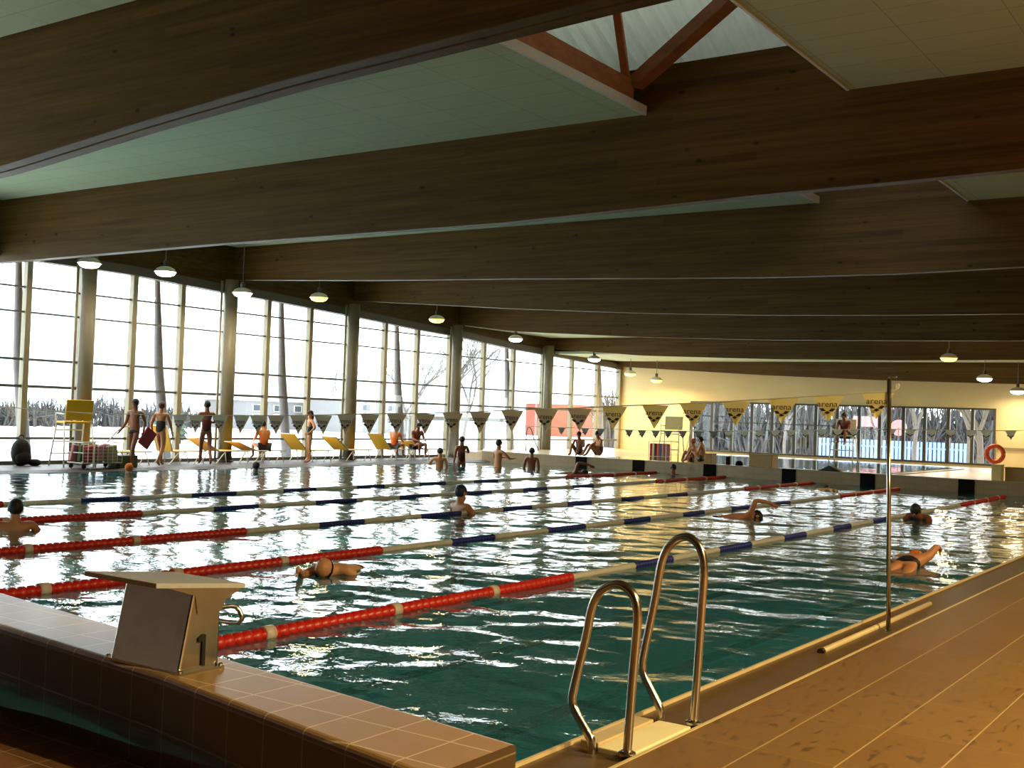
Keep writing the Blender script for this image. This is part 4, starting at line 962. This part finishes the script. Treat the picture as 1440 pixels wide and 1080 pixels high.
# thin poles at right of the end wall
o = MB().tube([(0, 0, 0), (0, 0, 1.35)], .016, 8).ell((0, 0, 1.38), (.035, .035, .035), 8, 6).build('slim_post', M_tubew, None, smooth=True); o.location = (-.05, 31.0, .30); tag(o, 'slim pale post right of the ring buoy', 'post')
# small dark starting post and net lines on the far wall
o = MB().b2((-.05, -.05, 0), (.05, .05, .32)).build('marker_post', M_dark, None); o.location = (-8.25, 28.05, .30); tag(o, 'short black marker post standing on the far wall', 'post')
o = MB().ell((0, 0, .1), (.13, .1, .12), 10, 7).build('ball', M_dark, None, smooth=True); o.location = (-7.9, 28.1, .29); tag(o, 'small black ball on the far wall, right of the marker post', 'ball')
t = MB().prism([(-.35, 0, 0), (.35, 0, 0), (.12, 0, .1), (0, 0, .17), (-.15, 0, .09)], (0, .3, 0)).build('bag', M_black, None, bevel=.03); t.location = (-4.9, 27.65, .37); tag(t, 'black crumpled bag lying on the far wall right of the middle', 'bag')
# ================================================================ OUTDOORS
struct(MB().b2((-400, -200, -.9), (XW-.3, 400, -.7)).build('ground_left', M_snow))
struct(MB().b2((XW-.3, YE+.3, -.9), (200, 400, -.7)).build('ground_end', M_snow))
def tree(label, loc, h, seed, thick=.14, spread=.55, depth=5, group='bare trees outside', wood_=M_bark):
    r = random.Random(seed); mb = MB()
    def br(p, d, L, rad, k):
        q = p+d*L*.5+Vector((r.uniform(-.06, .06), r.uniform(-.06, .06), 0))*L; e = q+(d+Vector((r.uniform(-.15, .15), r.uniform(-.15, .15), .05))).normalized()*L*.5
        mb.tube([p, q, e], [rad, rad*.85, rad*.7], 6 if k > 2 else 4, False)
        if k == 0: return
        for i in range(3 if k > 1 else 3):
            a = r.uniform(0, 2*PI); dd = (d+Vector((math.cos(a), math.sin(a), r.uniform(-.1, .35)))*spread).normalized()
            br(e if i else p.lerp(e, .75), dd, L*r.uniform(.62, .8), rad*.62, k-1)
    br(Vector((0, 0, 0)), Vector((0, 0, 1)), h*.32, thick, depth)
    o = mb.build('bare_tree', wood_, None); o.location = loc; return tag(o, label, 'tree', group)
def bush(name, label, loc, r3, seed, mt, group):
    r = random.Random(seed); mb = MB()
    for k in range(150 if r3[2] < 5 else 300):     # a thicket of thin twigs
        a = r.uniform(0, 2*PI); q = math.sqrt(r.random()); b = Vector((r3[0]*q*math.cos(a), r3[1]*q*math.sin(a), 0))
        h = r3[2]*r.uniform(.45, 1)*(1-.35*q); tl = Vector((r.gauss(0, .22), r.gauss(0, .22), 1))*h
        m_ = b+tl*.5+Vector((r.gauss(0, .1), r.gauss(0, .1), 0)); mb.tube([b, m_, b+tl], [.09, .075, .03], 4, False)
        for s_ in range(2): e = m_+Vector((r.gauss(0, .5), r.gauss(0, .5), h*r.uniform(.15, .4))); mb.tube([m_, e], [.055, .02], 3, False)
    o = mb.build(name, mt, None); o.location = loc
    return tag(o, label, 'shrub', group)
def fir(label, loc, h, seed):
    t = thing('fir_tree', label, 'tree', loc, 0, 'firs outside the left windows'); mb = MB(); r = random.Random(seed)
    for k in range(7):
        z0 = h*(.12+.125*k); rr = h*.26*(1-k/7.3)
        pr = []; n = 16; vs = [(0, 0, z0+h*.19)]+[((rr*(1 if j % 2 else .72)*r.uniform(.85, 1.1))*math.cos(2*PI*j/n), (rr*(1 if j % 2 else .72)*r.uniform(.85, 1.1))*math.sin(2*PI*j/n), z0-(.05*h if j % 2 else 0)) for j in range(n)]
        mb.add(vs, [(0, 1+j, 1+(j+1) % n) for j in range(n)]+[tuple(range(n, 0, -1))])
    mb.build('foliage', M_fir, t); MB().tube([(0, 0, 0), (0, 0, h*.2)], .12, 8).build('trunk', M_bark, t); return t
GB = -.7
# hills
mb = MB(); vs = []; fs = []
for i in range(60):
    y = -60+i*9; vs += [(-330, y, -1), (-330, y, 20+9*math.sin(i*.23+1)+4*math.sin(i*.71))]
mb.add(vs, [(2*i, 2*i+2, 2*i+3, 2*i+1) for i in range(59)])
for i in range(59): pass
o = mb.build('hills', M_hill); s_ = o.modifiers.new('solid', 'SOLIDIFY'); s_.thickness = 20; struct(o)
for k, y in enumerate([40, 44.5, 49, 53.5, 58.5, 63, 67.5]):
    bush('scrub', ['low grey scrub on the horizon, left of the first thick column', 'grey scrub on the horizon behind the first thick column'][0] if k < 4 else 'grey scrub on the horizon beyond the snow, right of the first thick column', (-84+2*(k % 3), y, GB), (3.2, 3.2, 3.0+.5*math.sin(k*2.1)), k, M_bush, 'scrub at the snowy horizon, left' if k < 4 else 'scrub at the snowy horizon, right')
fir('dark fir outside behind the woman walking in a black swimsuit', (-45, 35.6, GB), 3.0, 1)
fir('second fir outside, behind the swimmer with folded arms', (-47, 38.6, GB), 2.6, 2)
def house(label, x, y0, y1, z1, mt, rows, cols, roof=M_frame):
    t = thing('house', label, 'building', (x, (y0+y1)/2, GB)); L = y1-y0
    MB().b2((-6, -L/2, 0), (0, L/2, z1-GB)).build('wall', mt, t)
    MB().b2((-6.2, -L/2-.2, z1-GB), (.2, L/2+.2, z1-GB+.18)).build('roof', M_snow, t)
    for r_ in range(rows):
        for c in range(cols):
            yy = -L/2+L*(c+.5)/cols; zz = .7+(z1-GB-.9)*(r_+.5)/rows
            f = MB().b2((-.05, yy-L/cols*.2, zz-.35), (.04, yy+L/cols*.2, zz+.35)).build('window', M_white, t)
            MB().b2((.04, yy-L/cols*.16, zz-.29), (.06, yy+L/cols*.16, zz+.29)).build('pane', M_win, f)
    return t
house('long low white house outside behind the fourth thick column', -78, 72, 86, 2.1, M_bldg, 2, 5)
house('white house with dark windows outside, right of the fourth thick column', -70, 78.5, 90, 2.6, M_bldg, 2, 3)
house('small red brick house outside near the corner with the cream wall', -62, 106, 114, 3.0, M_brick, 1, 2)
t = thing('canopy', 'dark flat canopy outside beyond the thick column at the pool corner', 'canopy', (-30, 42, GB))
MB().b2((-1.2, -3.4, 1.95), (1.2, 3.4, 2.15)).build('roof', M_frame, t)
for yy in (-3.1, 0, 3.1): MB().b2((-.08, yy-.08, 0), (.08, yy+.08, 1.95)).build('post', M_frame, t)
for k, (x, y, h, l) in enumerate([(-34, 48.5, 9.0, 'tall bare tree outside between the last window columns'), (-33, 45.6, 8.2, 'bare tree outside, left one of the pair behind the pool corner'), (-40, 50.5, 7, 'bare tree outside seen over the dark canopy'), (-88, 96, 9, 'distant bare tree rising above the white house')]):
    tree(l, (x, y, GB), h, 20+k, .11, .5, 5)
# beyond the end window
for k, x in enumerate([-38, -34.5, -31, -27.5, -24, -20.5, -17, -13.5, -10]):
    bush('scrub', 'grey scrub filling the view behind the long end window', (x+(k % 2), 76+2*(k % 3), GB), (2.6, 2.4, 6.2+.9*math.sin(k*1.7)), 40+k, M_bush, 'scrub beyond the end window')
o = MB()
for k in range(36): o.b2((k*.22, 0, 0), (k*.22+.15, .04, 1.7))
o.b2((0, .04, .3), (7.9, .08, .4)).b2((0, .04, 1.3), (7.9, .08, 1.4)); o = o.build('blue_fence', M_bluef); o.location = (-15.6, 57, GB); tag(o, 'bluish picket fence outside the end window', 'fence')
for k, (x, y, h, th, l) in enumerate([(-4.75, 46.5, 7.5, .17, 'thick bare tree outside the right end of the long end window'), (-9.6, 54, 8, .13, 'bare tree outside behind the slim flag pole'), (-13.4, 60, 8, .12, 'bare tree outside behind the tall lifeguard chair'), (-19.5, 62, 8, .1, 'bare tree outside the left half of the end window'), (-6.3, 51, 7.5, .12, 'leaning bare tree outside, left of the thick one')]):
    tree(l, (x, y, GB), h, 60+k, th, .62, 5, 'bare trees beyond the end window')
for k, (x, y, z, l) in enumerate([(-14.6, 62, 3.0, 'red shop awning outside the middle of the end window'), (-12.1, 60, 2.4, 'pink round sign outside, left of the slim flag pole')]):
    t = thing('street_sign', l, 'sign', (x, y, GB)); MB().tube([(0, 0, 0), (0, 0, z)], .05, 8).build('post', M_frame, t)
    (MB().b2((-.7, -.05, z-.6), (.7, .05, z)) if k == 0 else MB().lathe([(.45, -.04), (.45, .04)], (0, 0, z), 20, 'y')).build('panel', M_pink, t)
